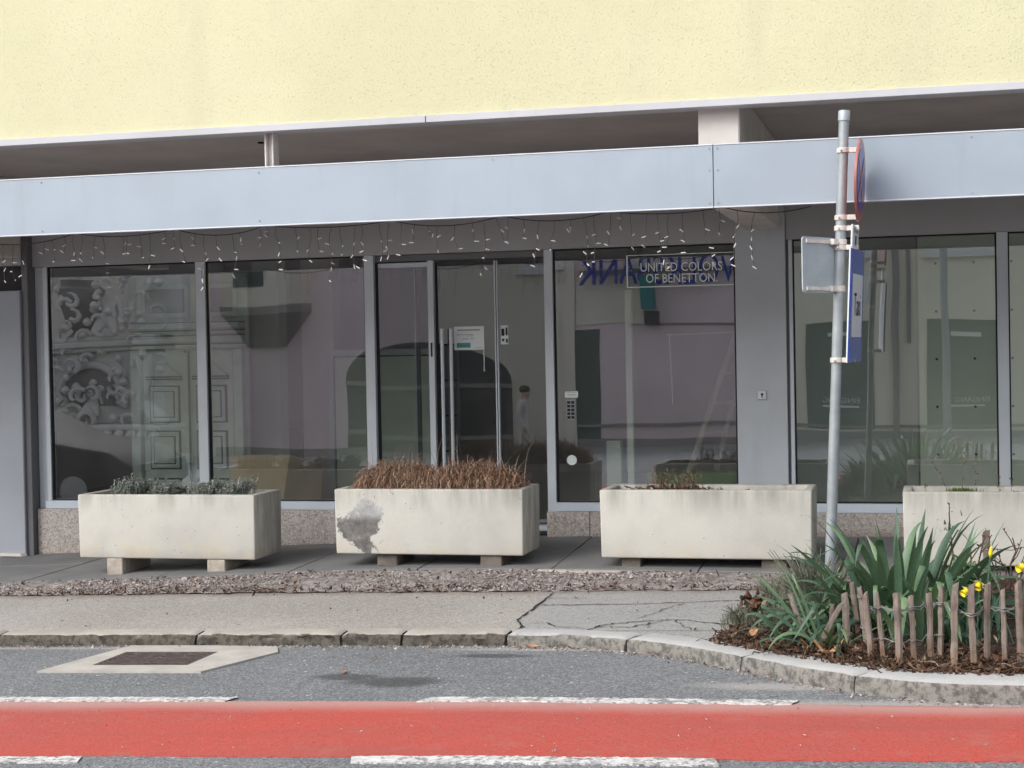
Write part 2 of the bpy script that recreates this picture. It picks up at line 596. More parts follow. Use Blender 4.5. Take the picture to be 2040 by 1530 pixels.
def m_panelpaint(name, a, rough=0.45, spec=0.4, metal=0.0, streak=0.2):
    n = N(name)
    c = n.mix(n.ramp(n.noise(1.3, 5, 0.6), 0.3, 0.7), tuple(v * 1.05 for v in a), tuple(v * 0.93 for v in a))
    st = n.noise(7, 5, 0.6, n.scaled(1, 1, 0.10))
    c = n.mix(n.ramp(st, 0.55, 0.8, 0, streak), c, tuple(v * 0.6 for v in a))
    return n.pbr(c, n.ramp(n.noise(5, 4), 0.3, 0.7, rough - 0.06, rough + 0.08), n.bump(n.noise(1.6, 2, 0.4), 0.25, 0.02), spec, metal)


def m_terrazzo():
    n = N('terrazzo')
    c = n.mix(n.ramp(n.noise(4, 5), 0.3, 0.7), (0.46, 0.42, 0.39), (0.38, 0.345, 0.32))
    g = n.voro(85, out='Color')
    gs = n.node('ShaderNodeSeparateColor')
    n.link(g, gs.inputs[0])
    c = n.mix(n.ramp(gs.outputs[0], 0.55, 0.95, 0, 0.7), c, (0.62, 0.59, 0.56))
    c = n.mix(n.ramp(gs.outputs[1], 0.6, 1, 0, 0.7), c, (0.20, 0.17, 0.155))
    x, y, z = n.sep()
    d = n.math('SUBTRACT', n.math('ADD', z, n.math('MULTIPLY', n.noise(6, 5), 0.14)), n.math('MULTIPLY', x, 0.035))
    c = n.mix(n.ramp(d, 0.19, 0.08, 0, 0.55), c, (0.22, 0.165, 0.13))
    return n.pbr(c, 0.8, n.bump(n.noise(90, 3), 0.3, 0.002), 0.25)


def m_wood(name, a, b, scale=40, axis=(1, 1, 0.08)):
    n = N(name)
    g = n.noise(scale, 6, 0.7, n.scaled(*axis), 0.4)
    c = n.mix(n.ramp(g, 0.32, 0.68), a, b)
    x, y, z = n.sep()
    isl = n.geo.outputs['Random Per Island']
    c = n.mix(n.ramp(n.noise(14, 4), 0.45, 0.7, 0, 0.5), c, tuple(v * 0.45 for v in b))
    return n, c, g, z


def m_picket():
    n, c, g, z = m_wood('weathered_chestnut', (0.285, 0.245, 0.215), (0.15, 0.12, 0.10))
    foot = n.ramp(n.math('ADD', z, n.math('MULTIPLY', n.noise(9, 4), 0.16)), 0.20, 0.04)
    c = n.mix(n.math('MULTIPLY', foot, 0.6), c, (0.24, 0.14, 0.08))
    return n.pbr(c, 0.9, n.bump(g, 0.7, 0.006), 0.15)


def m_leaf(name, a, b, tip=None, sss=0.0):
    n = N(name)
    oi = n.node('ShaderNodeObjectInfo')
    c = n.mix(oi.outputs['Random'], a, b)
    fine = n.noise(60, 4, 0.6)
    c = n.mix(n.ramp(fine, 0.4, 0.7, 0, 0.35), c, tuple(v * 0.6 for v in b))
    if tip: c = n.mix(n.ramp(n.noise(7, 4), 0.62, 0.75, 0, 0.8), c, tip)
    d = n.node('ShaderNodeBsdfPrincipled')
    n.link(c, d.inputs['Base Color'])
    d.inputs['Roughness'].default_value = 0.45
    d.inputs['Specular IOR Level'].default_value = 0.4
    t = n.node('ShaderNodeBsdfTranslucent')
    n.link(n.mix(0.5, c, (0.25, 0.35, 0.10)), t.inputs[0])
    m = n.node('ShaderNodeMixShader')
    m.inputs[0].default_value = 0.2
    n.link(d.outputs[0], m.inputs[1])
    n.link(t.outputs[0], m.inputs[2])
    n.link(m.outputs[0], n.out.inputs[0])
    return n.mat


MAT = dict(
    yellow=m_roughcast(),
    trim=m_panelpaint('white_sheet_trim', (0.50, 0.51, 0.54), 0.5, 0.3, 0, 0.25),
    fascback=simple('pale_grey_sheet_back', (0.50, 0.50, 0.52), 0.05, 2, 0.6),
    fascia=m_panelpaint('blue_grey_sheet', (0.325, 0.385, 0.45), 0.42, 0.5, 0.0, 0.22),
    lip=simple('sheet_edge_highlight', (0.66, 0.69, 0.74), 0.04, 4, 0.35),  # paler than the band: paints the highlight line along its folded edges
    soffit=simple('grey_soffit_render', (0.50, 0.475, 0.465), 0.10, 1.5, 0.95, 0.3, 60),
    backwall=simple('dark_render', (0.30, 0.28, 0.275), 0.15, 2, 0.95, 0.3, 60),
    beamconc=simple('pale_painted_concrete', (0.66, 0.63, 0.60), 0.08, 3, 0.9, 0.35, 50, col2=(0.56, 0.53, 0.50)),
    lintel=m_panelpaint('grey_cladding', (0.40, 0.405, 0.42), 0.5, 0.35, 0.0, 0.12),
    leftpillar=m_panelpaint('blue_grey_wall_panel', (0.34, 0.365, 0.41), 0.5, 0.35, 0.0, 0.25),
    pillar=m_panelpaint('grey_pillar_cladding', (0.49, 0.525, 0.565), 0.5, 0.35, 0.0, 0.25),
    alu=m_panelpaint('aluminium_frame', (0.55, 0.595, 0.645), 0.38, 0.5, 0.1, 0.08),
    aludark=m_panelpaint('dark_aluminium', (0.14, 0.14, 0.15), 0.4, 0.4, 0.1, 0.05),
    sill=m_panelpaint('pale_blue_sill', (0.56, 0.62, 0.70), 0.42, 0.4, 0.1, 0.15),
    gasket=simple('black_rubber', (0.015, 0.015, 0.016), 0.1, 5, 0.6),
    glass=m_glass('shop_glass'),
    doorglass=m_glass('door_glass', (0.66, 0.70, 0.68), 0.225),
    clear=m_clear(),
    film=m_film(),
    terrazzo=m_terrazzo(),
    slab=simple('dark_paving_slab', (0.155, 0.16, 0.165), 0.2, 2.5, 0.75, 0.3, 150, col2=(0.21, 0.21, 0.208)),
    joint=simple('joint_sand', (0.07, 0.065, 0.06), 0.2, 8, 0.95),
    planter=m_planter(),
    planter_p=m_planter((-4.20, 0.225)),
    block=simple('rough_concrete_block', (0.40, 0.36, 0.31), 0.25, 7, 0.95, 0.6, 60, 0.006),
    blockdark=simple('dark_concrete_block', (0.16, 0.14, 0.12), 0.25, 7, 0.95, 0.6, 60, 0.006),  # darker tone of the rough block concrete
    soil=simple('dark_soil', (0.055, 0.042, 0.032), 0.35, 20, 1.0, 1.0, 70, 0.02),
    soildry=simple('dry_soil', (0.24, 0.17, 0.12), 0.3, 14, 1.0, 0.8, 80, 0.012),
    road=m_road('asphalt', (0.185, 0.195, 0.207), (0.143, 0.152, 0.164), (0.34, 0.35, 0.36),
                stains=((-3.05, -5.0, 0.20, 0.10), (-2.70, -5.14, 0.30, 0.16), (-2.38, -4.38, 0.26, 0.07)),
                dusts=((0.2, -5.62, 1.3, 0.14), (-0.7, -5.2, 0.5, 0.12), (-2.2, -4.16, 0.6, 0.06), (-5.2, -4.12, 1.6, 0.05))),
    road_dust=m_road('dusty_gutter', (0.27, 0.265, 0.25), (0.20, 0.195, 0.185), (0.38, 0.37, 0.35)),
    bike=m_bike(),
    marking=m_marking(),
    walk=m_sidewalk('beige_asphalt', (0.36, 0.345, 0.325), (0.29, 0.275, 0.255), (0.50, 0.475, 0.44)),
    walk2=m_sidewalk('grey_asphalt', (0.33, 0.33, 0.325), (0.285, 0.285, 0.28), (0.40, 0.40, 0.39)),
    crack=simple('crack_dirt', (0.035, 0.03, 0.026), 0.3, 20, 1.0),
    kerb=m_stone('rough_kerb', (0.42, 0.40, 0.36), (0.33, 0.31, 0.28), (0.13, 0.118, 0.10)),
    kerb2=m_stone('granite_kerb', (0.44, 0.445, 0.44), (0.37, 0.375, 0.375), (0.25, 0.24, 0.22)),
    apron=simple('pale_concrete', (0.42, 0.40, 0.37), 0.12, 6, 0.95, 0.4, 90),
    iron=simple('rusty_iron', (0.085, 0.068, 0.063), 0.3, 18, 0.8, 0.4, 120, spec=0.4),
    pit=simple('drain_pit', (0.012, 0.011, 0.010), 0.1, 4, 1.0),
    gravelbed=simple('rough_washed_concrete', (0.40, 0.375, 0.365), 0.3, 9, 1.0, 1.0, 75, 0.02, col2=(0.20, 0.17, 0.155)),
    galv=simple('galvanised_steel', (0.36, 0.40, 0.42), 0.12, 9, 0.5, 0.1, 60, metal=0.35, col2=(0.29, 0.32, 0.34)),
    clampw=simple('weathered_clamp', (0.62, 0.58, 0.55), 0.12, 20, 0.5, metal=0.2),
    platebk=simple('sign_back_aluminium', (0.40, 0.45, 0.49), 0.10, 5, 0.5, metal=0.3),
    bluesign=simple('blue_sign_sheeting', (0.035, 0.085, 0.42), 0.06, 4, 0.22, spec=0.5),
    redsign=simple('faded_red_sheeting', (0.40, 0.12, 0.11), 0.1, 6, 0.22, spec=0.5),
    whitesign=simple('white_sign_sheeting', (0.66, 0.70, 0.74), 0.03, 4, 0.4),
    inkdark=simple('dark_print', (0.02, 0.02, 0.024), 0.05, 4, 0.6),
    inkgrey=simple('grey_print', (0.30, 0.32, 0.33), 0.05, 4, 0.6),
    teal=simple('teal_print', (0.09, 0.26, 0.27), 0.05, 4, 0.6),
    paper=simple('white_paper', (0.66, 0.72, 0.72), 0.03, 4, 0.7),
    letterw=simple('white_vinyl', (0.80, 0.83, 0.78), 0.03, 4, 0.5),
    bulb=simple('frosted_white_bulb', (0.72, 0.70, 0.67), 0.03, 4, 0.4),
    wire=simple('light_chain_wire', (0.07, 0.055, 0.055), 0.1, 4, 0.6),
    picket=m_picket(),
    steelwire=simple('fence_wire', (0.25, 0.24, 0.24), 0.2, 30, 0.5, metal=0.5),
    iris=m_leaf('iris_leaf', (0.105, 0.190, 0.120), (0.052, 0.102, 0.070), (0.16, 0.20, 0.08)),
    irislight=m_leaf('pale_iris_leaf', (0.20, 0.31, 0.17), (0.14, 0.24, 0.14), (0.33, 0.31, 0.12)),
    daffleaf=m_leaf('daffodil_leaf', (0.09, 0.20, 0.13), (0.07, 0.15, 0.10)),
    petal=simple('yellow_petal', (0.85, 0.66, 0.03), 0.12, 40, 0.5),
    petalpale=simple('pale_yellow_petal', (0.80, 0.78, 0.30), 0.1, 40, 0.5),
    litter=island('dead_leaves', [(0.050, 0.028, 0.020), (0.13, 0.065, 0.040), (0.075, 0.040, 0.028), (0.20, 0.115, 0.07), (0.045, 0.028, 0.022), (0.12, 0.07, 0.048), (0.38, 0.27, 0.19)], 0.75),
    tanleaf=simple('tan_dead_leaf', (0.40, 0.22, 0.12), 0.3, 40, 0.75),
    chips=island('stone_chips', [(0.56, 0.515, 0.50), (0.20, 0.17, 0.16), (0.62, 0.575, 0.565), (0.40, 0.35, 0.335), (0.27, 0.19, 0.135), (0.55, 0.50, 0.49)], 0.9),
    drygrass=island('dry_grass', [(0.38, 0.22, 0.155), (0.56, 0.39, 0.28), (0.17, 0.085, 0.055), (0.62, 0.47, 0.34), (0.40, 0.235, 0.165), (0.27, 0.13, 0.09)], 0.8),
    sedum=island('silver_sedum', [(0.34, 0.38, 0.34), (0.52, 0.55, 0.54), (0.20, 0.24, 0.18), (0.44, 0.45, 0.46), (0.27, 0.36, 0.23), (0.60, 0.61, 0.61)], 0.8),
    drystalk=island('dry_stalks', [(0.15, 0.10, 0.07), (0.28, 0.20, 0.13), (0.10, 0.06, 0.045)], 0.85),
    moss=island('moss', [(0.10, 0.16, 0.04), (0.17, 0.26, 0.07), (0.07, 0.10, 0.03)], 0.9),
    lavender=island('grey_green_twigs', [(0.17, 0.20, 0.15), (0.27, 0.29, 0.23), (0.12, 0.13, 0.09), (0.21, 0.16, 0.11)], 0.85),
    rosestem=simple('brown_rose_stem', (0.11, 0.065, 0.05), 0.3, 30, 0.8),
    cardboard=simple('cardboard', (0.70, 0.51, 0.32), 0.08, 3, 0.85),
    ladderw=simple('pale_ladder_wood', (0.52, 0.46, 0.37), 0.1, 9, 0.7),
    olddoor=simple('flaking_green_paint', (0.56, 0.64, 0.58), 0.15, 5, 0.85, 0.4, 40, col2=(0.40, 0.47, 0.43)),
    olddark=simple('old_door_shade', (0.03, 0.035, 0.033), 0.2, 9, 0.9),  # near-black colour that paints shade into the door's grooves and gaps
    inwall=simple('shop_wall_paint', (0.62, 0.62, 0.60), 0.05, 1, 0.9),
    infloor=simple('shop_floor', (0.22, 0.21, 0.20), 0.1, 2, 0.5),
    whiteboard=simple('white_panel', (0.62, 0.64, 0.60), 0.04, 2, 0.6),
    greenboard=simple('pale_green_board', (0.74, 0.78, 0.67), 0.05, 1.5, 0.6),
    greenback=simple('grey_green_board', (0.58, 0.61, 0.55), 0.05, 1.5, 0.7),
    greenbench=simple('green_bench_cloth', (0.16, 0.36, 0.08), 0.1, 3, 0.8),
    darkbox=simple('dark_box', (0.05, 0.05, 0.05), 0.1, 3, 0.7),
    pink=simple('mauve_render', (0.80, 0.67, 0.68), 0.06, 0.6, 0.95, 0.2, 40),
    beige=simple('beige_render', (0.78, 0.72, 0.62), 0.06, 0.6, 0.95, 0.2, 40),
    cream=simple('cream_render', (0.84, 0.79, 0.65), 0.05, 0.6, 0.95, 0.2, 40),
    plinth=simple('grey_base_render', (0.30, 0.28, 0.27), 0.1, 1, 0.95),
    arch=simple('dark_archway', (0.075, 0.075, 0.08), 0.1, 1, 0.9),
    windark=simple('dark_house_window', (0.05, 0.06, 0.07), 0.1, 1, 0.2),
    winwhite=simple('white_window_frame', (0.75, 0.75, 0.74), 0.03, 1, 0.6),
    shopgreen=simple('grey_green_shopfront', (0.10, 0.13, 0.115), 0.1, 1, 0.4),
    volks=simple('blue_sign_letters', (0.02, 0.035, 0.33), 0.04, 1, 0.4),
    tealsign=simple('teal_projecting_sign', (0.02, 0.20, 0.20), 0.05, 1, 0.4),
    monument=simple('pale_sandstone', (0.82, 0.79, 0.74), 0.2, 2, 0.95, 0.4, 30, col2=(0.66, 0.64, 0.60)),
    roof=simple('roof_tiles', (0.20, 0.09, 0.06), 0.2, 2, 0.9),
    carpaint=simple('black_car_paint', (0.05, 0.053, 0.058), 0.05, 1, 0.5, spec=0.06),
    carglass=simple('car_glass', (0.02, 0.025, 0.03), 0.05, 1, 0.05, spec=0.8),
    tyre=simple('tyre_rubber', (0.02, 0.02, 0.02), 0.1, 4, 0.8),
    rim=simple('wheel_rim', (0.45, 0.45, 0.46), 0.05, 4, 0.4, metal=0.7),
    skin=simple('skin', (0.62, 0.40, 0.31), 0.05, 5, 0.6),
    coat=simple('beige_jacket', (0.78, 0.70, 0.67), 0.06, 5, 0.9),
    trouser=simple('pale_trousers', (0.76, 0.72, 0.62), 0.06, 5, 0.9),
    shoe=simple('white_shoe', (0.70, 0.70, 0.70), 0.05, 5, 0.7),
    hair=simple('dark_brown_hair', (0.07, 0.035, 0.025), 0.2, 30, 0.6),
)
# ------------------------------------------------------------------ the lie of the land (street climbs to the right)
def itp(st, x, y):
    ys = [-s[0] for s in st]
    return float(np.interp(-y, ys, [np.interp(x, s[1], s[2]) for s in st]))


ROAD = [(-3.9, [-14, -9, -5.7, -4, -2.43, 0, 3], [-.50, -.36, -.272, -.228, -.187, -.13, -.06]),
        (-4.05, [-14, -9, -5.7, -4, -2.43, 0, 3], [-.50, -.36, -.272, -.228, -.187, -.13, -.06]),
        (-5.65, [-14, -9, -4.72, -2, .39, 3], [-.53, -.39, -.252, -.159, -.103, -.04]),
        (-6.72, [-14, -9, -4.06, -1.73, .33, 3], [-.56, -.43, -.251, -.151, -.085, -.02]),
        (-10, [-20, -9, 0, 6], [-.80, -.46, -.12, 0]), (-19, [-26, -9, 0, 6], [-1.2, -.80, -.62, -.5])]
SIDE = [(-2.3, [-14, -9, -6.8, -4.37, -2.88, -1.15, 3], [-.48, -.30, -.24, -.172, -.138, -.10, -.07]),
        (-4.05, [-14, -9, -5.7, -4.36, -3.4, -2.4, 0, 3], [-.42, -.28, -.199, -.166, -.143, -.122, -.06, -.01])]
PAVE = [(0.3, [-14, -8.5, -7.78, -5.28, -2.92, -.6, 3], [-.45, -.243, -.212, -.095, 0, .02, .05]),
        (0.0, [-14, -8.5, -7.78, -5.28, -2.92, -.6, 3], [-.45, -.243, -.212, -.095, 0, .02, .05]),
        (-1.5, [-14, -8, -6.33, -5.47, -4.08, -3.26, -1.1, 3], [-.46, -.25, -.177, -.145, -.075, -.064, -.068, -.06]),
        (-1.8, [-14, -7.1, -5.8, -4.58, -2.8, -1.2, 3], [-.44, -.213, -.163, -.115, -.088, -.085, -.07])]
road_z = lambda x, y: itp(ROAD, x, y)
side_z = lambda x, y: itp(SIDE, x, y)
pave_z = lambda x, y: itp(PAVE, x, y)
GX, GY = [-14, -7.1, -5.8, -4.6, -2.8, 0, 3], [-1.80, -1.76, -1.70, -1.62, -1.57, -1.57, -1.57]
gedge = lambda x: float(np.interp(x, GX, GY))


def lin(a, b, step):
    n = max(1, int(round((b - a) / step)))
    return [a + (b - a) * i / n for i in range(n + 1)]


# one sheet under everything, out to the horizon
MB().grid(lin(-600, 600, 200), lin(-600, 600, 200), lambda x, y: -1.6).build('ground', MAT['road_dust'], tagd=dict(kind='structure'))
HX0, HX1, HY0, HY1 = -4.70, -4.10, -4.715, -4.30        # opening under the drain grate
rx_ = sorted(lin(-26, 6, .25) + [HX0, HX1])
ry_ = sorted([-19, -16, -13, -10, -8.5] + lin(-7.4, -3.9, .25) + [HY0, HY1])
rmb = MB().grid(rx_, ry_, road_z)
rmb.f = [f for f in rmb.f if not (HX0 < sum(rmb.v[i][0] for i in f) / 4 < HX1 and HY0 < sum(rmb.v[i][1] for i in f) / 4 < HY1)]
rmb.m = [0] * len(rmb.f)
rmb.build('road', MAT['road'], smooth=True, tagd=dict(kind='structure'))
# gutter dust strip along the kerb and the strip beside the red lane
bx_ = lin(-9, 3, .03)
e0 = [-6.722 + .010 * math.sin(x * 3.1) + random.gauss(0, .0035) for x in bx_]
e1 = [-5.65 + random.gauss(0, .0035) for x in bx_]
vs = []
for i, x in enumerate(bx_):
    for k in range(9):
        y = e0[i] + (e1[i] - e0[i]) * max(0, min(1, (k - 1) / 6))
        vs.append((x, y, road_z(x, y) + (-.004 if k in (0, 8) else .0035)))
MB().add(vs, [((i * 9 + k), (i + 1) * 9 + k, (i + 1) * 9 + k + 1, i * 9 + k + 1) for i in range(len(bx_) - 1) for k in range(8)]).build('bike_lane', MAT['bike'], tagd=dict(kind='structure'))


def dash(x0, x1, y0, y1, skew):
    xs = lin(x0, x1, .02)
    mb = MB()
    vs, fs = [], []
    jag = [(random.gauss(0, .006), random.gauss(0, .006)) for _ in xs]
    for i, x in enumerate(xs):
        for y, dx, j, h in ((y0, skew, jag[i][0], -.004), (y0, skew, jag[i][0], .0075), (y1, 0, jag[i][1], .0075), (y1, 0, jag[i][1], -.004)):
            vs.append((x + dx, y + j, road_z(x, y) + h))
    for i in range(len(xs) - 1):
        for k in range(3):
            fs.append((4 * i + k, 4 * i + 4 + k, 4 * i + 5 + k, 4 * i + 1 + k))
    return mb.add(vs, fs).build('lane_marking', MAT['marking'], tagd=dict(kind='structure'))


dash(-9.0, -7.2, -5.665, -5.565, 0)
dash(-5.2, -3.41, -5.665, -5.565, -.03)
dash(-2.40, -.60, -5.668, -5.563, -.03)
dash(-6.0, -3.64, -6.835, -6.735, .03)
dash(-2.38, -.845, -6.835, -6.73, .03)
dash(.6, 2.2, -6.835, -6.73, .03)

# ---- drain
mb = MB()
outer = [(-4.95, -4.89), (-3.93, -4.90), (-3.72, -4.30), (-3.80, -4.12), (-4.20, -4.085), (-4.78, -4.085)]
inner = [(HX0, HY0), (HX1, HY0), (HX1, HY1), (HX0, HY1)]
vs = [(x, y, road_z(x, y) + .011) for x, y in outer + inner] + [(x, y, road_z(x, y) - .02) for x, y in outer]
fs = [(0, 1, 7, 6), (1, 2, 8, 7), (2, 3, 8), (3, 4, 8), (4, 5, 9, 8), (5, 0, 6, 9)] + [(10 + k, 10 + (k + 1) % 6, (k + 1) % 6, k) for k in range(6)]
mb.add(vs, fs).build('drain_apron', MAT['apron'], tagd=dict(kind='structure'))
gc = Vector((-4.40, -4.51, road_z(-4.4, -4.51)))
gr = empty('drain_grate', gc, 'rusty iron gutter grate in a pale concrete apron', 'drain grate')
gz = lambda x, y: road_z(x, y) + .008
mb = MB()
q = [(x, y, gz(x, y)) for x, y in inner]
ql = [(x, y, z - .22) for x, y, z in q]
mb.add(q + ql, [(0, 1, 5, 4), (1, 2, 6, 5), (2, 3, 7, 6), (3, 0, 4, 7), (4, 5, 6, 7)]).build('grate_pit', MAT['pit'], gr)
mb = MB()
for (a, b) in (((HX0, HY0 + .014), (HX1, HY0 + .014)), ((HX0, HY1 - .014), (HX1, HY1 - .014)), ((HX0 + .014, HY0 + .03), (HX0 + .014, HY1 - .03)), ((HX1 - .014, HY0 + .03), (HX1 - .014, HY1 - .03)), ((-4.40, HY0 + .03), (-4.40, HY1 - .03))):
    mb.bar((a[0], a[1], gz(*a) - .022), (b[0], b[1], gz(*b) - .022), .027, .05)
mb.build('grate_frame', MAT['iron'], gr, bevel=.002)
for i in range(6):
    y = HY0 + .070 + i * .055
    MB().bar((HX0 + .028, y, gz(HX0, y) - .016), (HX1 - .028, y, gz(HX1, y) - .016), .019, .04).build('grate_bar', MAT['iron'], gr)

# ---- kerb: rough straight stones, then granite stones round the bend
KE = [(-14, -4.05), (-5.7, -4.05), (-4, -4.05), (-2.43, -4.055), (-2.05, -4.10), (-1.68, -4.215), (-1.3, -4.47), (-.94, -4.82), (-.61, -5.15),
      (-.353, -5.36), (-.13, -5.49), (.09, -5.56), (.4, -5.59), (1.5, -5.60), (3, -5.60)]


def smooth_curve(P, n=300):
    P = np.array(P)
    d = np.r_[0, np.cumsum(np.hypot(*np.diff(P, axis=0).T))]
    t = np.linspace(0, d[-1], n)
    q = np.c_[np.interp(t, d, P[:, 0]), np.interp(t, d, P[:, 1])]
    for _ in range(6):
        q[1:-1] = .25 * q[:-2] + .5 * q[1:-1] + .25 * q[2:]
    return q


KC = smooth_curve(KE, 700)
kx = KC[:, 0]
key = lambda x: float(np.interp(x, kx, KC[:, 1]))
kerb = empty('kerb', (-2.4, -4.1, -.18), kind='structure')


def kerb_stone(x0, x1, width, h, mat, rough, gap):
    xs = lin(x0 + gap, x1 - gap, .02)
    vs, fs = [], []
    nr = [np.convolve(np.random.default_rng(int(abs(x0) * 977) + q).normal(0, rough, len(xs) + 6), np.ones(5) / 2.6, 'same')[3:3 + len(xs)] for q in range(9)]
    for i, x in enumerate(xs):
        e = 1e-2
        ty = (key(x + e) - key(x - e)) / (2 * e)
        nx, ny = -ty, 1.0
        L = math.hypot(nx, ny)
        nx, ny = nx / L, ny / L
        y = key(x)
        rz = road_z(x, y)
        hh = h(x)
        end = .010 if i in (0, len(xs) - 1) else 0
        j = lambda q, m=1.0: float(nr[q][i]) * m
        prof = [(j(0), rz - .06), (-.002 + j(1), rz + .3 * hh), (j(2), rz + .62 * hh), (.001 + j(3, .7) + end, rz + hh - .009 + j(4, .35)), (.007 + j(3, .7) + end, rz + hh - .002 - end + j(5, .2)),
                (width * .5, rz + hh + .004 - end), (width, rz + hh + .006 - end), (width, rz - .06)]
        for d, zz in prof:
            vs.append((x + nx * d, y + ny * d, zz))
    k = 8
    for i in range(len(xs) - 1):
        for a in range(k - 1):
            fs.append((i * k + a, (i + 1) * k + a, (i + 1) * k + a + 1, i * k + a + 1))
    fs.append(tuple(range(k - 1, -1, -1)))
    fs.append(tuple((len(xs) - 1) * k + a for a in range(k)))
    fs = [tuple(reversed(f)) for f in fs]
    return MB().add(vs, fs).build('kerb_stone', mat, kerb, smooth=50)


hs = lambda x: .075 if x < -2.4 else float(np.interp(x, [-2.4, -1.3, -.3, .5], [.072, .080, .090, .092]))
for a, b in ((-9.5, -7.6), (-7.6, -5.72), (-5.72, -4.36), (-4.36, -3.42), (-3.42, -3.04), (-3.04, -2.40)):
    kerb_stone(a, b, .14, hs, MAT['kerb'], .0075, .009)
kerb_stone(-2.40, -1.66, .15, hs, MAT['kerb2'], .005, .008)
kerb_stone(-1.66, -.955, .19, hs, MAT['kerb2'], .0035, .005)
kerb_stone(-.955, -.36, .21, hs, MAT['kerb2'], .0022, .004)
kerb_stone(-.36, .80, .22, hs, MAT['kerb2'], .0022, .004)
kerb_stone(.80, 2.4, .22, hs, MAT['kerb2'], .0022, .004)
# packing under the stones, seen only in the joints
mb = MB()
xs = lin(-9.5, 2.4, .1)
vs = []
for x in xs:
    vs += [(x, key(x) + .012, road_z(x, key(x)) + .02), (x, key(x) + .012, road_z(x, key(x)) - .07), (x, key(x) + .10, road_z(x, key(x)) + .05)]
mb.add(vs, [f for i in range(len(xs) - 1) for f in ((3 * i, 3 * i + 1, 3 * i + 4, 3 * i + 3), (3 * i + 2, 3 * i, 3 * i + 3, 3 * i + 5))]).build('kerb_bedding', MAT['crack'], kerb)

# ---- sidewalk: beige asphalt on the left, a cracked grey patch on the right
def seam_x(y): return float(np.interp(-y, [2.2, 2.38, 3.1, 3.55, 3.78, 4.05], [-2.50, -2.52, -2.47, -2.46, -2.36, -2.36])) + .012 * math.sin(y * 31) + .008 * math.sin(y * 73 + 1)


def strip(x_of0, x_of1, nx, ys, fz):
    vs = [(x_of0(y) + (x_of1(y) - x_of0(y)) * i / nx, y) for y in ys for i in range(nx + 1)]
    w = nx + 1
    fs = [(j * w + i, j * w + i + 1, (j + 1) * w + i + 1, (j + 1) * w + i) for j in range(len(ys) - 1) for i in range(nx)]
    return MB().add([(x, y, fz(x, y)) for x, y in vs], fs)


ysw = lin(-3.93, -2.15, .045)
strip(lambda y: -14, seam_x, 60, ysw, lambda x, y: side_z(x, y) - (.010 if y < -3.88 else 0)).build('sidewalk', MAT['walk'], smooth=True, tagd=dict(kind='structure'))
mb = strip(seam_x, lambda y: 3.0, 70, ysw, lambda x, y: side_z(x, y) + .004)
patch = mb.build('sidewalk_patch', MAT['walk2'], smooth=True, tagd=dict(kind='structure'))
# the patch carries on under the bend of the kerb
mb = MB()
xs = lin(-2.3, -1.0, .05)
vs = []
for x in xs:
    y0, y1 = key(x) + .12, -3.9
    for k in range(5):
        y = y0 + (y1 - y0) * k / 4
        vs.append((x, y, min(side_z(x, y) + .002, road_z(x, key(x)) + hs(x) + .05) if k else road_z(x, key(x)) + hs(x) - .003))
mb.add(vs, [(i * 5 + k, (i + 1) * 5 + k, (i + 1) * 5 + k + 1, i * 5 + k + 1) for i in range(len(xs) - 1) for k in range(4)]).build('sidewalk_edge', MAT['walk2'], patch, smooth=True)


def crack(pts, w, sub=10, jit=.012):
    P = []
    for (x0, y0), (x1, y1) in zip(pts[:-1], pts[1:]):
        for k in range(sub):
            t = k / sub
            P.append((x0 + (x1 - x0) * t + random.gauss(0, jit * .6), y0 + (y1 - y0) * t + random.gauss(0, jit)))
    P.append(pts[-1])
    vs, fs = [], []
    for i, (x, y) in enumerate(P):
        a, b = P[max(0, i - 1)], P[min(len(P) - 1, i + 1)]
        dx, dy = b[0] - a[0], b[1] - a[1]
        L = math.hypot(dx, dy) or 1
        ww = w * .6 * random.uniform(.35, 1.25) * (.3 if i in (0, len(P) - 1) else 1)
        z = side_z(x, y) + .009
        if y < -3.93: z = max(z, road_z(x, key(x)) + hs(x) + .004)
        vs += [(x - dy / L * ww, y + dx / L * ww, z), (x + dy / L * ww, y - dx / L * ww, z)]
    fs = [(2 * i, 2 * i + 1, 2 * i + 3, 2 * i + 2) for i in range(len(P) - 1)]
    return MB().add(vs, fs).build('crack', MAT['crack'], patch)


crack([(-2.50, -2.36), (-2.47, -3.1), (-2.46, -3.55), (-2.37, -3.78), (-2.36, -3.93)], .013, 8, .006)
crack([(-2.47, -2.95), (-2.15, -2.93), (-1.75, -2.90), (-1.40, -2.82), (-.98, -2.70)], .014)
crack([(-2.49, -2.62), (-2.30, -2.66), (-2.21, -2.63)], .006)
crack([(-1.94, -3.93), (-1.90, -3.75), (-1.68, -3.60), (-1.48, -3.55), (-1.25, -3.68), (-1.05, -3.80)], .014)
crack([(-1.92, -3.80), (-1.72, -3.83), (-1.55, -3.60)], .010)
crack([(-1.72, -3.50), (-1.64, -3.25), (-1.60, -3.05), (-1.52, -2.90)], .008, 8)
crack([(-2.36, -3.68), (-2.24, -3.66), (-2.16, -3.80), (-1.95, -3.86)], .007)
crack([(-1.48, -3.57), (-1.40, -3.80), (-1.30, -3.95)], .007)
crack([(-1.62, -3.65), (-1.60, -3.85)], .006)

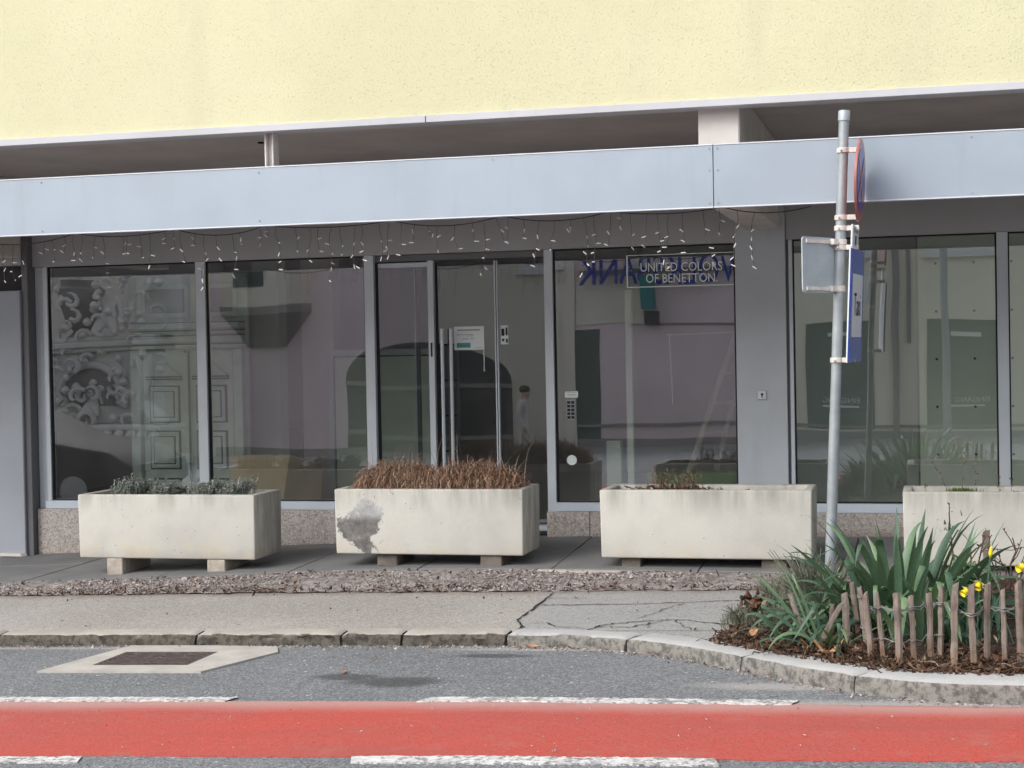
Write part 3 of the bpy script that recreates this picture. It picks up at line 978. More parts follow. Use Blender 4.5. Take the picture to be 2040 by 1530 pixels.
# ---- rough strip of washed concrete and stone chips between pavement and sidewalk
mb = MB()
xs = lin(-9.5, 2.5, .035)
NR = 18
vs = []
for x in xs:
    for k in range(NR):
        t = k / (NR - 1)
        y = gedge(x) - .005 + (-2.28 - gedge(x)) * t + (.02 * math.sin(x * 9) + .012 * math.sin(x * 23)) * t
        z = (1 - t) * (pave_z(x, gedge(x)) - .012) + t * (side_z(x, -2.28) + .008)
        bumpy = .022 * math.sin(math.pi * t)
        vs.append((x, y, z + bumpy * (.5 + .4 * random.random()) + random.gauss(0, .003)))
mb.add(vs, [((i + 1) * NR + k, i * NR + k, i * NR + k + 1, (i + 1) * NR + k + 1) for i in range(len(xs) - 1) for k in range(NR - 1)])
gravel_bed = mb.build('gravel_strip', MAT['gravelbed'], tagd=dict(kind='structure'))


def chips(name, n, fpos, smin, smax, flat, mat, parent=None, tagd=None, thin=False):
    base = np.array([(1, 0, 0), (0, 1, 0), (-1, 0, 0), (0, -1, 0), (0.1, 0.1, .9), (0, 0, -.8)], float)
    tri = np.array([(0, 1, 4), (1, 2, 4), (2, 3, 4), (3, 0, 4), (1, 0, 5), (2, 1, 5), (3, 2, 5), (0, 3, 5)])
    V, F = [], []
    for i in range(n):
        p = fpos()
        s = random.uniform(smin, smax)
        sc = np.array([s * random.uniform(.7, 1.6), s * random.uniform(.5, 1.0), s * flat * random.uniform(.6, 1.3)])
        R = np.array(Euler((random.gauss(0, .45), random.gauss(0, .45), random.uniform(0, 6.28))).to_matrix())
        v = (base * (1 + rng.normal(0, .22, (6, 3)))) * sc @ R.T + np.array(p)
        V.append(v)
        F.append(tri + 6 * i)
    V, F = np.concatenate(V), np.concatenate(F)
    mb = MB()
    mb.v = [tuple(q) for q in V]
    mb.f = [tuple(q) for q in F]
    mb.m = [0] * len(mb.f)
    return mb.build(name, mat, parent, tagd=tagd)


def strip_pos():
    x = random.uniform(-8.5, 1.2)
    t = random.random()
    if math.sin(x * 2.3 + 3 * t) + .8 * math.sin(x * 5.9 - 4 * t + 1) + random.gauss(0, .6) < -.55: return strip_pos()
    y = gedge(x) + (-2.30 - gedge(x)) * t
    z = (1 - t) * (pave_z(x, gedge(x)) - .012) + t * (side_z(x, -2.28) + .008) + .022 * math.sin(math.pi * t)
    return x, y, z + .002


chips('gravel', 11500, strip_pos, .004, .013, .22, MAT['chips'], tagd=dict(kind='stuff'))


def curl_leaves(name, n, fpos, smin, smax, mat, parent=None, tagd=None, loc=None, tilt=.5):
    mb = MB()
    for i in range(n):
        p = Vector(fpos())
        L = random.uniform(smin, smax)
        W = L * random.uniform(.22, .5)
        R = Euler((random.gauss(0, tilt), random.gauss(0, tilt), random.uniform(0, 6.28))).to_matrix()
        c = random.uniform(-.5, 1.2)
        prof = [(-1, .05), (-.45, .8), (.2, 1.0), (.7, .6), (1, .06)]
        vs = []
        for t, w in prof:
            zc = L * .35 * c * t * t
            for s in (-1, 0, 1):
                vs.append(p + R @ Vector((t * L / 2, s * w * W / 2, zc + abs(s) * W * .22 * (1 + c * .4))))
        fs = [(r * 3 + k, r * 3 + k + 1, (r + 1) * 3 + k + 1, (r + 1) * 3 + k) for r in range(4) for k in range(2)]
        mb.add(vs, fs)
    return mb.build(name, mat, parent, tagd=tagd, loc=loc)


def debris_pos():
    x = random.gauss(-4.0, 2.2) if random.random() < .7 else random.uniform(-7.5, -.9)
    x = max(-8, min(-.9, x))
    y = -2.25 + random.gauss(0, .06) if random.random() < .75 else random.uniform(gedge(x), -2.3)
    t = max(0, min(1, (gedge(x) - y) / (gedge(x) + 2.28)))
    z = (1 - t) * (pave_z(x, gedge(x)) - .012) + t * (side_z(x, -2.28) + .008) + .03 * math.sin(math.pi * t)
    return x, y, max(z, side_z(x, y) if y < -2.2 else z) + .008


curl_leaves('leaf_litter', 900, debris_pos, .015, .05, MAT['litter'], tagd=dict(kind='stuff'))

# ---- paved walk under the overhang: big dark slabs
pav = MB().grid(lin(-9, 2.6, .4), [-1.9, -1.5, -.75, 0.0, .12], lambda x, y: pave_z(x, y) - .035).build('pavement', MAT['joint'], tagd=dict(kind='structure'))
jx = [-9.0, -7.93, -6.93, -5.80, -4.74, -3.72, -2.70, -1.62, -.55, .52, 1.6, 2.6]
for i in range(len(jx) - 1):
    for y0, y1 in ((None, -.80), (-.80, .10)):
        a, b = jx[i] + .004, jx[i + 1] - .004
        xm = [a, (a + b) / 2, b]
        ya = [gedge(x) + .006 for x in xm] if y0 is None else [y0 + .004] * 3
        yb = [y1 - .004] * 3
        vs = [(x, y, pave_z(x, y)) for ys_ in (ya, yb) for x, y in zip(xm, ys_)]
        vs += [(x, y, z - .05) for x, y, z in vs]
        dz = random.gauss(0, .0015)
        vs = [(x, y, z + dz) for x, y, z in vs]
        fs = [(0, 1, 4, 3), (1, 2, 5, 4), (6, 7, 1, 0), (7, 8, 2, 1), (8, 11, 5, 2), (9, 6, 0, 3), (11, 10, 4, 5), (10, 9, 3, 4)]
        MB().add(vs, fs).build('paving_slab', MAT['slab'], pav, bevel=.004)
# a broken pale slab end at the edge of the pavement

def gutter_pos():
    x = random.uniform(-7, 1.4)
    y = key(x) - abs(random.gauss(0, .05)) - .005
    return x, y, road_z(x, y) + .004


def grit_pos():
    x, y = random.uniform(-6, 1.2), random.uniform(-6.9, -4.1)
    if y < key(x): return x, y, road_z(x, y) + .011
    return grit_pos()


chips('gutter_grit', 1500, gutter_pos, .003, .010, .5, MAT['chips'], tagd=dict(kind='stuff'))
chips('road_grit', 350, grit_pos, .003, .007, .5, MAT['chips'], tagd=dict(kind='stuff'))
curl_leaves('gutter_litter', 110, lambda: (lambda q: (q[0], q[1], q[2] + .006))(gutter_pos()), .012, .035, MAT['litter'], tagd=dict(kind='stuff'))
curl_leaves('walk_litter', 60, lambda: (lambda x, y: (x, y, side_z(x, y) + .012))(random.uniform(-7, -1.1), random.uniform(-3.85, -2.35)), .010, .03, MAT['litter'], tagd=dict(kind='stuff'))

mb = MB()
fp = [(-2.80, -1.585), (-2.76, -1.66), (-2.62, -1.668), (-2.45, -1.695), (-2.28, -1.66), (-2.17, -1.655), (-2.15, -1.585)]
mb.prism(fp, pave_z(-2.5, -1.6) - .06, pave_z(-2.5, -1.6) + .004).build('slab_fragment', MAT['apron'], pav, bevel=.004)
# ------------------------------------------------------------------ the shop building
B = empty('shop_building', (-3.0, 0, 0), 'yellow roughcast building over a grey glass-fronted ground floor shop', 'building')
YF = -2.9
# upper storey that juts out over the pavement
wall = MB().box(-16, 8, YF, 8.5, 3.20, 5.6).build('upper_wall', MAT['yellow'], B)
MB().box(-16, 8, YF, YF + .12, 3.088, 3.20).build('upper_wall_edge', MAT['yellow'], B)
for a, b in ((-12, -6.9), (-6.895, -3.178), (-3.172, .9), (.905, 6)):
    box_part('edge_trim', MAT['trim'], B, a, b, YF - .028, YF + .14, 3.042, 3.088, bevel=.002)
MB().box(-16, 8, YF + .12, 0.3, 3.16, 3.199).build('soffit', MAT['soffit'], B)
MB().box(-16, 8, .06, .30, 2.55, 3.16).build('rear_wall', MAT['backwall'], B)
box_part('roof', MAT['roof'], B, -16.3, 8.3, YF - .3, 8.8, 5.6, 5.8, bevel=0)
# small fixings on the soffit
for x, y in ((-5.9, -2.2), (-5.2, -2.35), (-5.25, -2.05), (-4.9, -1.6), (-1.9, -2.5)):
    MB().lathe((x, y, 3.148), [(.022, 0), (.026, .012)], 10).build('soffit_fixing', MAT['gasket'], B)
# ledge and cable along the back of the soffit
box_part('wall_ledge', MAT['aludark'], B, -7.6, 2.5, -.06, .055, 3.02, 3.08)
MB().tube([(-7.9 + .18 * i, -.09, 3.10 + .012 * math.sin(i * .9)) for i in range(33)], .008, 5).build('cable', MAT['gasket'], B)

# concrete beams that carry the overhang
box_part('beam', MAT['beamconc'], B, -1.400, -1.138, -2.80, .05, 2.47, 3.159, bevel=.008)
box_part('beam', MAT['beamconc'], B, -8.13, -7.868, -2.80, .05, 2.455, 3.159, bevel=.008)
box_part('beam', MAT['beamconc'], B, 4.3, 4.56, -2.80, .05, 2.47, 3.159, bevel=.008)
MB().lathe((0, 0, 0), [(.014, 0), (.014, .006)], 10)
# post between slab and fascia
mb = MB().box(-4.350, -4.338, -2.84, -2.74, 2.52, 3.159).box(-4.337, -4.297, -2.80, -2.75, 2.52, 3.159).box(-4.296, -4.286, -2.84, -2.74, 2.52, 3.159)
mb.build('fascia_post', MAT['beamconc'], B, bevel=.002)

# the blue-grey sign band
def fascia(x0, x1, sx):
    p = MB().box(x0, x1, -2.952, -2.925, 2.412, 2.796).build('fascia_panel', MAT['fascia'], B, bevel=.002)
    MB().box(x0, x1, -2.956, -2.895, 2.796, 2.803).box(x0, x1, -2.956, -2.895, 2.404, 2.412).build('folded_edge', MAT['lip'], p)
    for x, zs in sx:
        for z in zs:
            MB().tube([(x, -2.957, z), (x, -2.950, z)], .0055, 8).build('screw', MAT['inkgrey'], p)


fascia(-9.5, -1.2915, ((-5.98, (2.77, 2.43)), (-4.35, (2.765, 2.44)), (-2.72, (2.775,)), (-1.315, (2.775, 2.64, 2.435))))
fascia(-1.2865, 3.2, ((-1.263, (2.775, 2.64, 2.435)), (.27, (2.77, 2.43))))
MB().box(-9.5, 3.2, -2.924, -2.91, 2.42, 2.79).build('fascia_backing', MAT['fascback'], B)
for x in (-7.3, -5.9, -2.8, .9):
    box_part('fascia_post', MAT['galv'], B, x, x + .05, -2.90, -2.85, 2.42, 2.79)

# cladding band above the windows and the pillars
box_part('lintel_panel', MAT['lintel'], B, -7.84, -1.500, -.010, .14, 2.372, 2.90, bevel=.003)
box_part('lintel_panel', MAT['lintel'], B, -1.092, 4.3, .006, .14, 2.384, 2.90, bevel=.003)
box_part('pillar', MAT['pillar'], B, -1.497, -1.095, -.022, .35, -.03, 2.85, bevel=.004)
box_part('pillar', MAT['leftpillar'], B, -9.6, -7.868, -.13, .35, -.30, 2.163, bevel=.006)
box_part('pillar_reveal', MAT['aludark'], B, -7.866, -7.805, -.10, .35, -.30, 2.9, bevel=.004)
MB().box(-9.6, -7.868, .05, .3, 2.163, 2.47).build('dark_recess', MAT['arch'], B)
box_part('lintel_panel', MAT['lintel'], B, -9.6, -7.868, -.10, .04, 2.39, 2.454, bevel=.003)
MB().prism([(-8.02 + random.uniform(-.01, .01), -.16), (-7.90, -.165), (-7.86, -.13), (-7.9, -.12), (-8.14, -.12), (-8.12, -.15)], pave_z(-8, -.1) + .004, pave_z(-8, -.1) + .03).build('broken_mortar', MAT['beamconc'], B)

# terrazzo base under the windows
def plinth(a, b):
    za = min(pave_z(a, 0), pave_z(b, 0)) - .06
    box_part('plinth_slab', MAT['terrazzo'], B, a, b, -.035, .3, za, .198, bevel=.004)


for a, b in ((-7.80, -6.22), (-6.215, -4.565), (-3.085, -2.725), (-2.72, -1.497), (-1.094, .25), (.255, 1.6), (1.605, 4.2)):
    plinth(a, b)

# ---- glazing
MG = [MAT['glass'], MAT['clear']]


def pane(name, x0, x1, z0, z1, parent, y=.030, glass='glass', ry=0.0, rx=0.0065):
    """a glass sheet 8 mm thick: mirror coat on its street face, clear edges and back"""
    t = .008
    xm, dy = (x0 + x1) / 2, math.tan(ry) * (x1 - x0) / 2
    e = rx * (z1 - z0) / 2      # panes lean a hair towards the street at the top
    vs = [(x0, y - dy + e, z0), (x1, y + dy + e, z0), (x1, y + dy - e, z1), (x0, y - dy - e, z1)]
    vs += [(a_, b_ + t, c_) for a_, b_, c_ in vs]
    mb = MB().add(vs, [(0, 1, 2, 3)], 0).add(vs, [(5, 4, 7, 6), (0, 4, 5, 1), (1, 5, 6, 2), (2, 6, 7, 3), (3, 7, 4, 0)], 1)
    return mb.build(name, [MAT[glass], MAT['clear']], parent)


def member(w, name, x0, x1, z0, z1, y0=-.005, y1=.09, mat='alu'):
    return box_part(name, MAT[mat], w, x0, x1, y0, y1, z0, z1, bevel=.003)


def gasket(w, x0, x1, z0, z1):
    g = .012
    MB().box(x0, x0 + g, .012, .05, z0, z1).box(x1 - g, x1, .012, .05, z0, z1).box(x0 + g, x1 - g, .012, .05, z0, z0 + g).box(x0 + g, x1 - g, .012, .05, z1 - g, z1).build('rubber_seal', MAT['gasket'], w)


Z0, Z1 = .272, 2.371
# left shop window, two panes
W1 = empty('window', (-6.2, 0, 0.2), parent=B)
member(W1, 'jamb', -7.803, -7.712, .2, 2.371, .02, .10)
member(W1, 'frame_post', -7.711, -7.668, Z0, Z1)
member(W1, 'mullion', -6.217, -6.126, Z0, Z1, -.012)
member(W1, 'frame_post', -4.653, -4.567, Z0, Z1, -.016)
member(W1, 'sill_rail', -7.72, -4.567, .200, .2715, -.030, .10, 'sill')
pane('pane', -7.668, -6.217, Z0, Z1, W1)
pane('pane', -6.126, -4.653, Z0, Z1, W1, ry=.0006)
gasket(W1, -7.668, -6.217, Z0, Z1)
gasket(W1, -6.126, -4.653, Z0, Z1)

# glazed entrance: side light, sliding leaf behind it, door leaves
D = empty('door', (-3.8, 0, 0.06), parent=B)
DZ = .075
member(D, 'transom', -4.566, -3.079, 2.315, 2.371, .03, .16, 'aludark')
member(D, 'transom', -4.566, -4.09, 2.262, 2.305, .05, .12, 'alu')
member(D, 'frame_post', -4.092, -4.040, DZ, 2.314, -.004, .10)
member(D, 'frame_post', -3.078, -3.005, DZ, 2.371, -.016, .12)
member(D, 'leaf_stile', -3.522, -3.510, DZ + .02, 2.3, .035, .08)
member(D, 'leaf_stile', -3.503, -3.491, DZ + .02, 2.3, .035, .08)
MB().box(-3.5095, -3.5035, .045, .07, DZ + .02, 2.3).build('rubber_seal', MAT['gasket'], D)
member(D, 'leaf_stile', -4.245, -4.234, DZ, 2.3, .09, .14)
MB().box(-4.233, -4.205, .095, .135, DZ, 2.3).build('rubber_seal', MAT['gasket'], D)
MB().box(-4.566, -4.548, .03, .06, DZ, 2.31).box(-4.036, -4.018, .04, .10, DZ, 2.3).box(-4.008, -3.996, .06, .12, DZ, 2.3).build('rubber_seal', MAT['gasket'], D)
member(D, 'threshold', -4.566, -3.079, DZ - .04, DZ, -.02, .16, 'sill')
member(D, 'lock_plate', -4.073, -4.058, 1.50, 1.62, -.010, .0, 'gasket')
pane('pane', -4.548, -4.092, DZ, 2.26, D, .045, 'doorglass', 0.0, .004)
pane('pane', -4.040, -3.522, DZ, 2.312, D, .050, 'doorglass', .0012, .004)
pane('pane', -3.491, -3.078, DZ, 2.312, D, .052, 'doorglass', -.0006, .004)
for x, y in ((-3.955, -.06), (-3.885, -.035)):
    h = MB().tube([(x, y, .55), (x, y, 1.735)], .015, 12).build('pull_handle', MAT['alu'], D, smooth=50)
    for z in (.70, 1.0, 1.3, 1.60):
        MB().tube([(x, y + .012, z), (x, .049, z)], .008, 8).build('handle_mount', MAT['gasket'], h)

# right-hand window of the shop with the lettering
W2 = empty('window', (-2.25, 0, 0.2), parent=B)
member(W2, 'sill_rail', -3.004, -1.498, .200, .2715, -.030, .10, 'sill')
p2 = pane('pane', -3.004, -1.500, Z0, Z1, W2)
gasket(W2, -3.004, -1.500, Z0, Z1)
MB().box(-2.385, -1.514, .0405, .0425, 2.037, 2.358).build('green_film', MAT['film'], p2)
mb = MB().box(-2.388, -2.377, .017, .022, 2.034, 2.30).box(-2.377, -1.512, .017, .022, 2.034, 2.043).box(-2.377, -1.512, .017, .022, 2.296, 2.302)
mb.build('printed_border', MAT['letterw'], p2)
lettering('lettering', 'UNITED COLORS', MAT['letterw'], p2, (-2.272, .0200, 2.164), (1, 0, -.012), (0, 0, 1), .668, .072)
lettering('lettering', 'OF BENETTON.', MAT['letterw'], p2, (-2.228, .0205, 2.072), (1, 0, -.012), (0, 0, 1), .585, .072)
mb = MB().box(-2.925, -2.815, .0255, .0285, 1.140, 1.192)
st = mb.build('sticker', MAT['paper'], p2)
MB().box(-2.905, -2.835, .0235, .0252, 1.160, 1.166).box(-2.912, -2.828, .0235, .0252, 1.182, 1.186).build('print', MAT['inkgrey'], st)
st = MB().box(-2.912, -2.842, .0255, .0285, .958, 1.122).build('sticker', MAT['inkgrey'], p2)
mb = MB()
for i in range(5):
    for j in range(2):
        mb.box(-2.908 + j * .033, -2.908 + j * .033 + .026, .0235, .0252, .965 + i * .031, .965 + i * .031 + .022)
mb.build('print', MAT['inkdark'], st)
MB().tube([(-2.877, .0235, .621), (-2.877, .0285, .621)], .042, 28).build('sticker', MAT['paper'], p2)

# window right of the pillar
W3 = empty('window', (-.2, 0, 0.2), parent=B)
member(W3, 'jamb', -1.094, -1.074, .2, 2.383, .012, .10, 'aludark')
member(W3, 'frame_post', -1.073, -1.042, Z0, 2.383, -.004)
member(W3, 'mullion', .524, .607, Z0, 2.383, -.012)
member(W3, 'frame_post', 2.2, 2.28, Z0, 2.383, -.012)
member(W3, 'sill_rail', -1.073, 2.28, .200, .2715, -.030, .10, 'sill')
pane('pane', -1.042, .524, Z0, 2.383, W3, ry=.0008)
pane('pane', .607, 2.2, Z0, 2.383, W3)
gasket(W3, -1.042, .524, Z0, 2.383)
gasket(W3, .607, 2.2, Z0, 2.383)
mb = MB()
for i in range(34):
    x = -1.03 + i * .046
    mb.box(x, x + .032, .010, .0118, .274, .285)
mb.build('vent_slots', MAT['gasket'], W3)
tag(W3.children[-1], kind='stuff')

# key switch on the pillar
ks = MB().box(-1.332, -1.258, -.034, -.0225, 1.104, 1.182).build('key_switch', MAT['trim'], B, bevel=.005)
MB().box(-1.325, -1.265, -.037, -.0342, 1.111, 1.175).build('face_plate', MAT['paper'], ks, bevel=.002)
MB().tube([(-1.295, -.0395, 1.150), (-1.295, -.036, 1.150)], .010, 14).box(-1.2995, -1.2905, -.0392, -.0372, 1.124, 1.148).build('keyhole', MAT['inkdark'], ks)

# ---- inside the shop
MB().box(-9.4, 4.2, .31, 8.2, -.06, .06).build('shop_floor', MAT['infloor'], B)
MB().box(-9.4, 4.2, .31, 8.2, 2.56, 2.62).build('shop_ceiling', MAT['inwall'], B)
MB().box(-9.4, 4.2, 6.2, 6.3, .06, 2.56).build('shop_back_wall', MAT['inwall'], B)
MB().box(-9.4, -9.3, .36, 6.2, .06, 2.56).build('shop_side_wall', MAT['inwall'], B)
MB().box(4.1, 4.2, .31, 6.2, .06, 2.56).build('shop_side_wall', MAT['inwall'], B)
MB().box(-1.36, -1.26, .36, 6.2, .06, 2.56).build('partition', MAT['inwall'], B)
box_part('interior_post', MAT['whiteboard'], B, -2.46, -2.405, .30, .36, .06, 2.03)
box_part('display_column', MAT['whiteboard'], B, -6.25, -5.98, 1.3, 1.5, .06, 2.5)
box_part('display_column', MAT['pink'], B, -5.95, -5.62, 1.8, 2.0, .06, 2.5)
# ------------------------------------------------------------------ things inside the windows
t = empty('old_door', (-6.64, .7, .06), 'weathered pale green carved double door standing in the left shop window', 'door')
box_part('backing_panel', MAT['olddoor'], t, -7.16, -6.05, .72, .76, .06, 2.30)
for x0, x1 in ((-7.09, -6.66), (-6.62, -6.19)):
    lf = box_part('door_leaf', MAT['olddoor'], t, x0, x1, .685, .718, .08, 1.60)
    w = x1 - x0
    for z0, z1 in ((.14, .42), (.50, .86), (.93, 1.28)):
        MB().box(x0 + .06, x1 - .06, .680, .6845, z0, z1).build('panel_shade', MAT['olddark'], lf)
        box_part('raised_panel', MAT['olddoor'], lf, x0 + .075, x1 - .075, .660, .6795, z0 + .015, z1 - .015, bevel=.006)
        MB().box(x0 + .105, x1 - .105, .6565, .6595, z0 + .05, z1 - .05).build('panel_shade', MAT['olddark'], lf)
        box_part('raised_panel', MAT['olddoor'], lf, x0 + .115, x1 - .115, .645, .656, z0 + .06, z1 - .06, bevel=.006)
    MB().profile_y([(x0 + .05, 1.37), (x1 - .05, 1.37), ((x0 + x1) / 2, 1.50)], .65, .6845).build('pediment', MAT['olddoor'], lf)
    MB().box(x0 + .04, x1 - .04, .645, .6845, 1.33, 1.345).box(x0 + .04, x1 - .04, .64, .6845, 1.352, 1.366).build('moulding', MAT['olddark'], lf)
MB().box(-6.657, -6.623, .64, .70, .08, 1.58).build('door_post', MAT['olddoor'], t)
MB().box(-6.661, -6.658, .65, .70, .08, 1.6).box(-6.622, -6.619, .65, .70, .08, 1.6).build('door_gap', MAT['olddark'], t)
for z, d, h in ((1.62, .60, .03), (1.67, .63, .06), (1.75, .58, .025), (1.80, .56, .05)):
    box_part('cornice', MAT['olddoor'], t, -7.17, -6.07, d, .72, z, z + h, bevel=.005)
    MB().box(-7.165, -6.075, d + .02, .719, z + h + .001, z + h + .012).build('cornice_shade_strip', MAT['olddark'], t)  # dark strip painted in as the shade between cornices
for x0, x1 in ((-7.10, -6.62), (-6.58, -6.14)):
    box_part('upper_panel', MAT['olddoor'], t, x0, x1, .69, .715, 1.90, 2.22, bevel=.008)
    MB().box(x0 + .04, x1 - .04, .686, .6895, 1.95, 2.17).build('panel_shade', MAT['olddark'], t)
box_part('door_jamb', MAT['olddoor'], t, -7.20, -7.11, .64, .72, .08, 1.61)
box_part('door_jamb', MAT['olddoor'], t, -6.165, -6.08, .64, .72, .08, 1.61)

t = empty('cardboard_box', (-5.85, .7, .06), 'brown cardboard box standing in the left shop window beside the old door', 'box')
mb = MB()
mb.add([(-6.18, .62, .06), (-5.72, .62, .06), (-5.60, .56, .64), (-6.19, .58, .637), (-5.47, .95, .06), (-6.0, .98, .06), (-5.42, .92, .53), (-6.0, .95, .60)],
       [(0, 1, 2, 3), (1, 4, 6, 2), (4, 5, 7, 6), (5, 0, 3, 7), (0, 5, 4, 1)])
mb.build('box_body', MAT['cardboard'], t)
MB().add([(-5.60, .56, .64), (-5.42, .92, .53), (-5.36, .95, .50), (-5.55, .56, .615)], [(0, 1, 2, 3)]).build('flap', MAT['cardboard'], t)

t = empty('dark_box', (-6.2, 2.3, .06), 'small dark box on a stand behind the cardboard box', 'box')
box_part('box_body', MAT['darkbox'], t, -6.36, -6.12, 2.2, 2.45, .50, .78, bevel=.01)
box_part('stand', MAT['darkbox'], t, -6.32, -6.16, 2.25, 2.40, .06, .498)

t = empty('display_frame', (-5.1, 1.6, .06), 'tall white-edged display frame with pale board behind the window post', 'frame')
fx0, fx1, fy = -5.62, -4.52, 1.65
box_part('board', MAT['greenboard'], t, fx0 + .05, fx1 - .05, fy, fy + .02, .10, 1.53)
for b in ((fx0, fx0 + .05, .06, 1.58), (fx1 - .05, fx1, .06, 1.58), (fx0 + .05, fx1 - .05, 1.53, 1.58)):
    box_part('frame_bar', MAT['alu'], t, b[0], b[1], fy - .03, fy + .03, b[2], b[3])
MB().box(fx0 + .052, fx0 + .066, fy - .006, fy - .001, .1, 1.52).box(fx0 + .066, fx1 - .052, fy - .006, fy - .001, 1.508, 1.523).build('frame_shade_strip', MAT['gasket'], t)  # black strips painted in as the frame's shade on the board

t = empty('ladder', (-1.95, 1.2, .06), 'pale wooden step ladder leaning inside the window under the lettering', 'ladder')
MB().bar((-2.16, .80, .06), (-1.58, 1.15, 1.80), .05, .03).build('rail', MAT['ladderw'], t, bevel=.003)
MB().bar((-1.92, 1.15, .06), (-1.50, 1.35, 1.80), .045, .03).build('rail', MAT['ladderw'], t, bevel=.003)
for i in range(6):
    f = .12 + i * .15
    a = Vector((-2.16, .80, .06)).lerp(Vector((-1.58, 1.15, 1.80)), f)
    b = Vector((-1.92, 1.15, .06)).lerp(Vector((-1.50, 1.35, 1.80)), f)
    MB().bar(a, b, .05, .022).build('rung', MAT['ladderw'], t)

t = empty('bench', (-2.0, 1.0, .06), 'low green upholstered bench inside the window under the lettering', 'bench')
pts = [(.42 * math.cos(a) * 1.0, .22 * math.sin(a)) for a in [i * math.pi / 14 for i in range(28)]]
MB().prism([(-2.02 + x, 1.05 + y) for x, y in pts], .33, .45).build('seat', MAT['greenbench'], t, bevel=.02, seg=2, smooth=40)
MB().prism([(-2.02 + x * .86, 1.05 + y * .86) for x, y in pts], .06, .329).build('base', MAT['darkbox'], t)

t = box = MB().box(-2.70, -2.575, .62, .72, .06, .745).build('pale_board', MAT['greenboard'], loc=(-2.64, .67, .06), bevel=.003)
tag(t, 'narrow pale board standing upright in the window beside the interior post', 'board')
mb = MB().tube([(-2.145, .55, 1.645), (-1.86, .56, 1.652), (-1.52, .56, 1.660)], .005, 5).tube([(-2.128, .55, 1.645), (-2.108, .55, 1.06)], .005, 5)
t = mb.build('white_tape', MAT['paper'], loc=(-2.1, .55, 1.06))
tag(t, 'white tape outline hanging inside the window under the lettering', 'tape')

t = empty('wall_board', (.7, .7, .06), 'pale green board with dark bolts behind the right-hand window', 'board')
box_part('board', MAT['greenboard'], t, -.075, 2.2, .70, .74, .06, 2.54)
for x in (.068, .370, .665, .97, 1.27):
    for z in (.616, 1.009, 1.402, 1.795, 2.19):
        MB().tube([(x, .688, z), (x, .699, z)], .011, 8).build('bolt', MAT['inkdark'], t)
t = MB().box(-1.24, -.09, 1.05, 1.09, .06, 2.54).build('back_board', MAT['greenback'], loc=(-.6, 1.07, .06), bevel=.003)
tag(t, 'grey green board set further back behind the right-hand window', 'board')

# paper notice and sticker on the entrance glass
nt = MB().box(-3.878, -3.615, .040, .0425, 1.553, 1.750).build('notice', MAT['paper'], loc=(-3.75, .041, 1.65))
tag(nt, 'white paper notice with teal box taped to the glass entrance door', 'notice')
MB().box(-3.855, -3.735, .0375, .0392, 1.572, 1.612).build('printed_box', MAT['teal'], nt)
mb = MB()
for i, (a, b, z, h) in enumerate(((-3.85, -3.65, 1.714, .012), (-3.855, -3.71, 1.679, .005), (-3.77, -3.71, 1.668, .004), (-3.81, -3.75, 1.643, .006), (-3.735, -3.705, 1.643, .006), (-3.70, -3.63, 1.568, .003))):
    mb.box(a, b, .0375, .0392, z, z + h)
mb.build('printed_lines', MAT['inkgrey'], nt)
MB().box(-3.623, -3.617, .0405, .043, 1.37, 1.5525).build('tape_strip', MAT['paper'], nt)
nt = MB().box(-3.470, -3.405, .042, .0445, 1.594, 1.752).build('notice', MAT['paper'], loc=(-3.44, .043, 1.67))
tag(nt, 'small white pictogram sticker beside the middle post of the entrance door', 'sticker')
MB().box(-3.465, -3.440, .0395, .0415, 1.665, 1.725).box(-3.46, -3.443, .0395, .0415, 1.62, 1.64).box(-3.425, -3.412, .0395, .0415, 1.605, 1.64).box(-3.428, -3.412, .0395, .0415, 1.67, 1.735).build('pictogram', MAT['inkdark'], nt)

# ------------------------------------------------------------------ concrete planters on blocks
def planter(x0, x1, z0, z1, mat, label):
    y0, y1 = -1.5, -.95
    t = empty('concrete_planter', ((x0 + x1) / 2, (y0 + y1) / 2, z0), label, 'planter', 'concrete planters in front of the shop')
    bm = bmesh.new()
    w = .062
    ti = .012   # inner walls lean
    O = [(x0, y0), (x1, y0), (x1, y1), (x0, y1)]
    I = [(x0 + w, y0 + w), (x1 - w, y0 + w), (x1 - w, y1 - w), (x0 + w, y1 - w)]
    I2 = [(x0 + w + ti, y0 + w + ti), (x1 - w - ti, y0 + w + ti), (x1 - w - ti, y1 - w - ti), (x0 + w + ti, y1 - w - ti)]
    b = .006    # outer walls draw in a touch towards the foot
    O0 = [(x0 + b, y0 + b), (x1 - b, y0 + b), (x1 - b, y1 - b), (x0 + b, y1 - b)]
    vb = [(x, y, z0) for x, y in O0] + [(x, y, z1) for x, y in O] + [(x, y, z1) for x, y in I] + [(x, y, z1 - .12) for x, y in I2]
    fs = [(3, 2, 1, 0)]
    for k in range(4):
        k2 = (k + 1) % 4
        fs += [(k, k2, 4 + k2, 4 + k), (4 + k, 4 + k2, 8 + k2, 8 + k), (8 + k, 8 + k2, 12 + k2, 12 + k)]
    fs.append((12, 13, 14, 15))
    MB().add(vb, fs).build('basin', mat, t, bevel=.013, seg=3, smooth=35)
    mb = MB()
    f = lambda x, y: z1 - .045 + .012 * math.sin(x * 7 + 1) * math.sin(y * 9) + random.gauss(0, .005)
    mb.grid(lin(x0 + w + .004, x1 - w - .004, .035), lin(y0 + w + .004, y1 - w - .004, .03), f)
    mb.build('soil', MAT['soildry'], t)
    return t


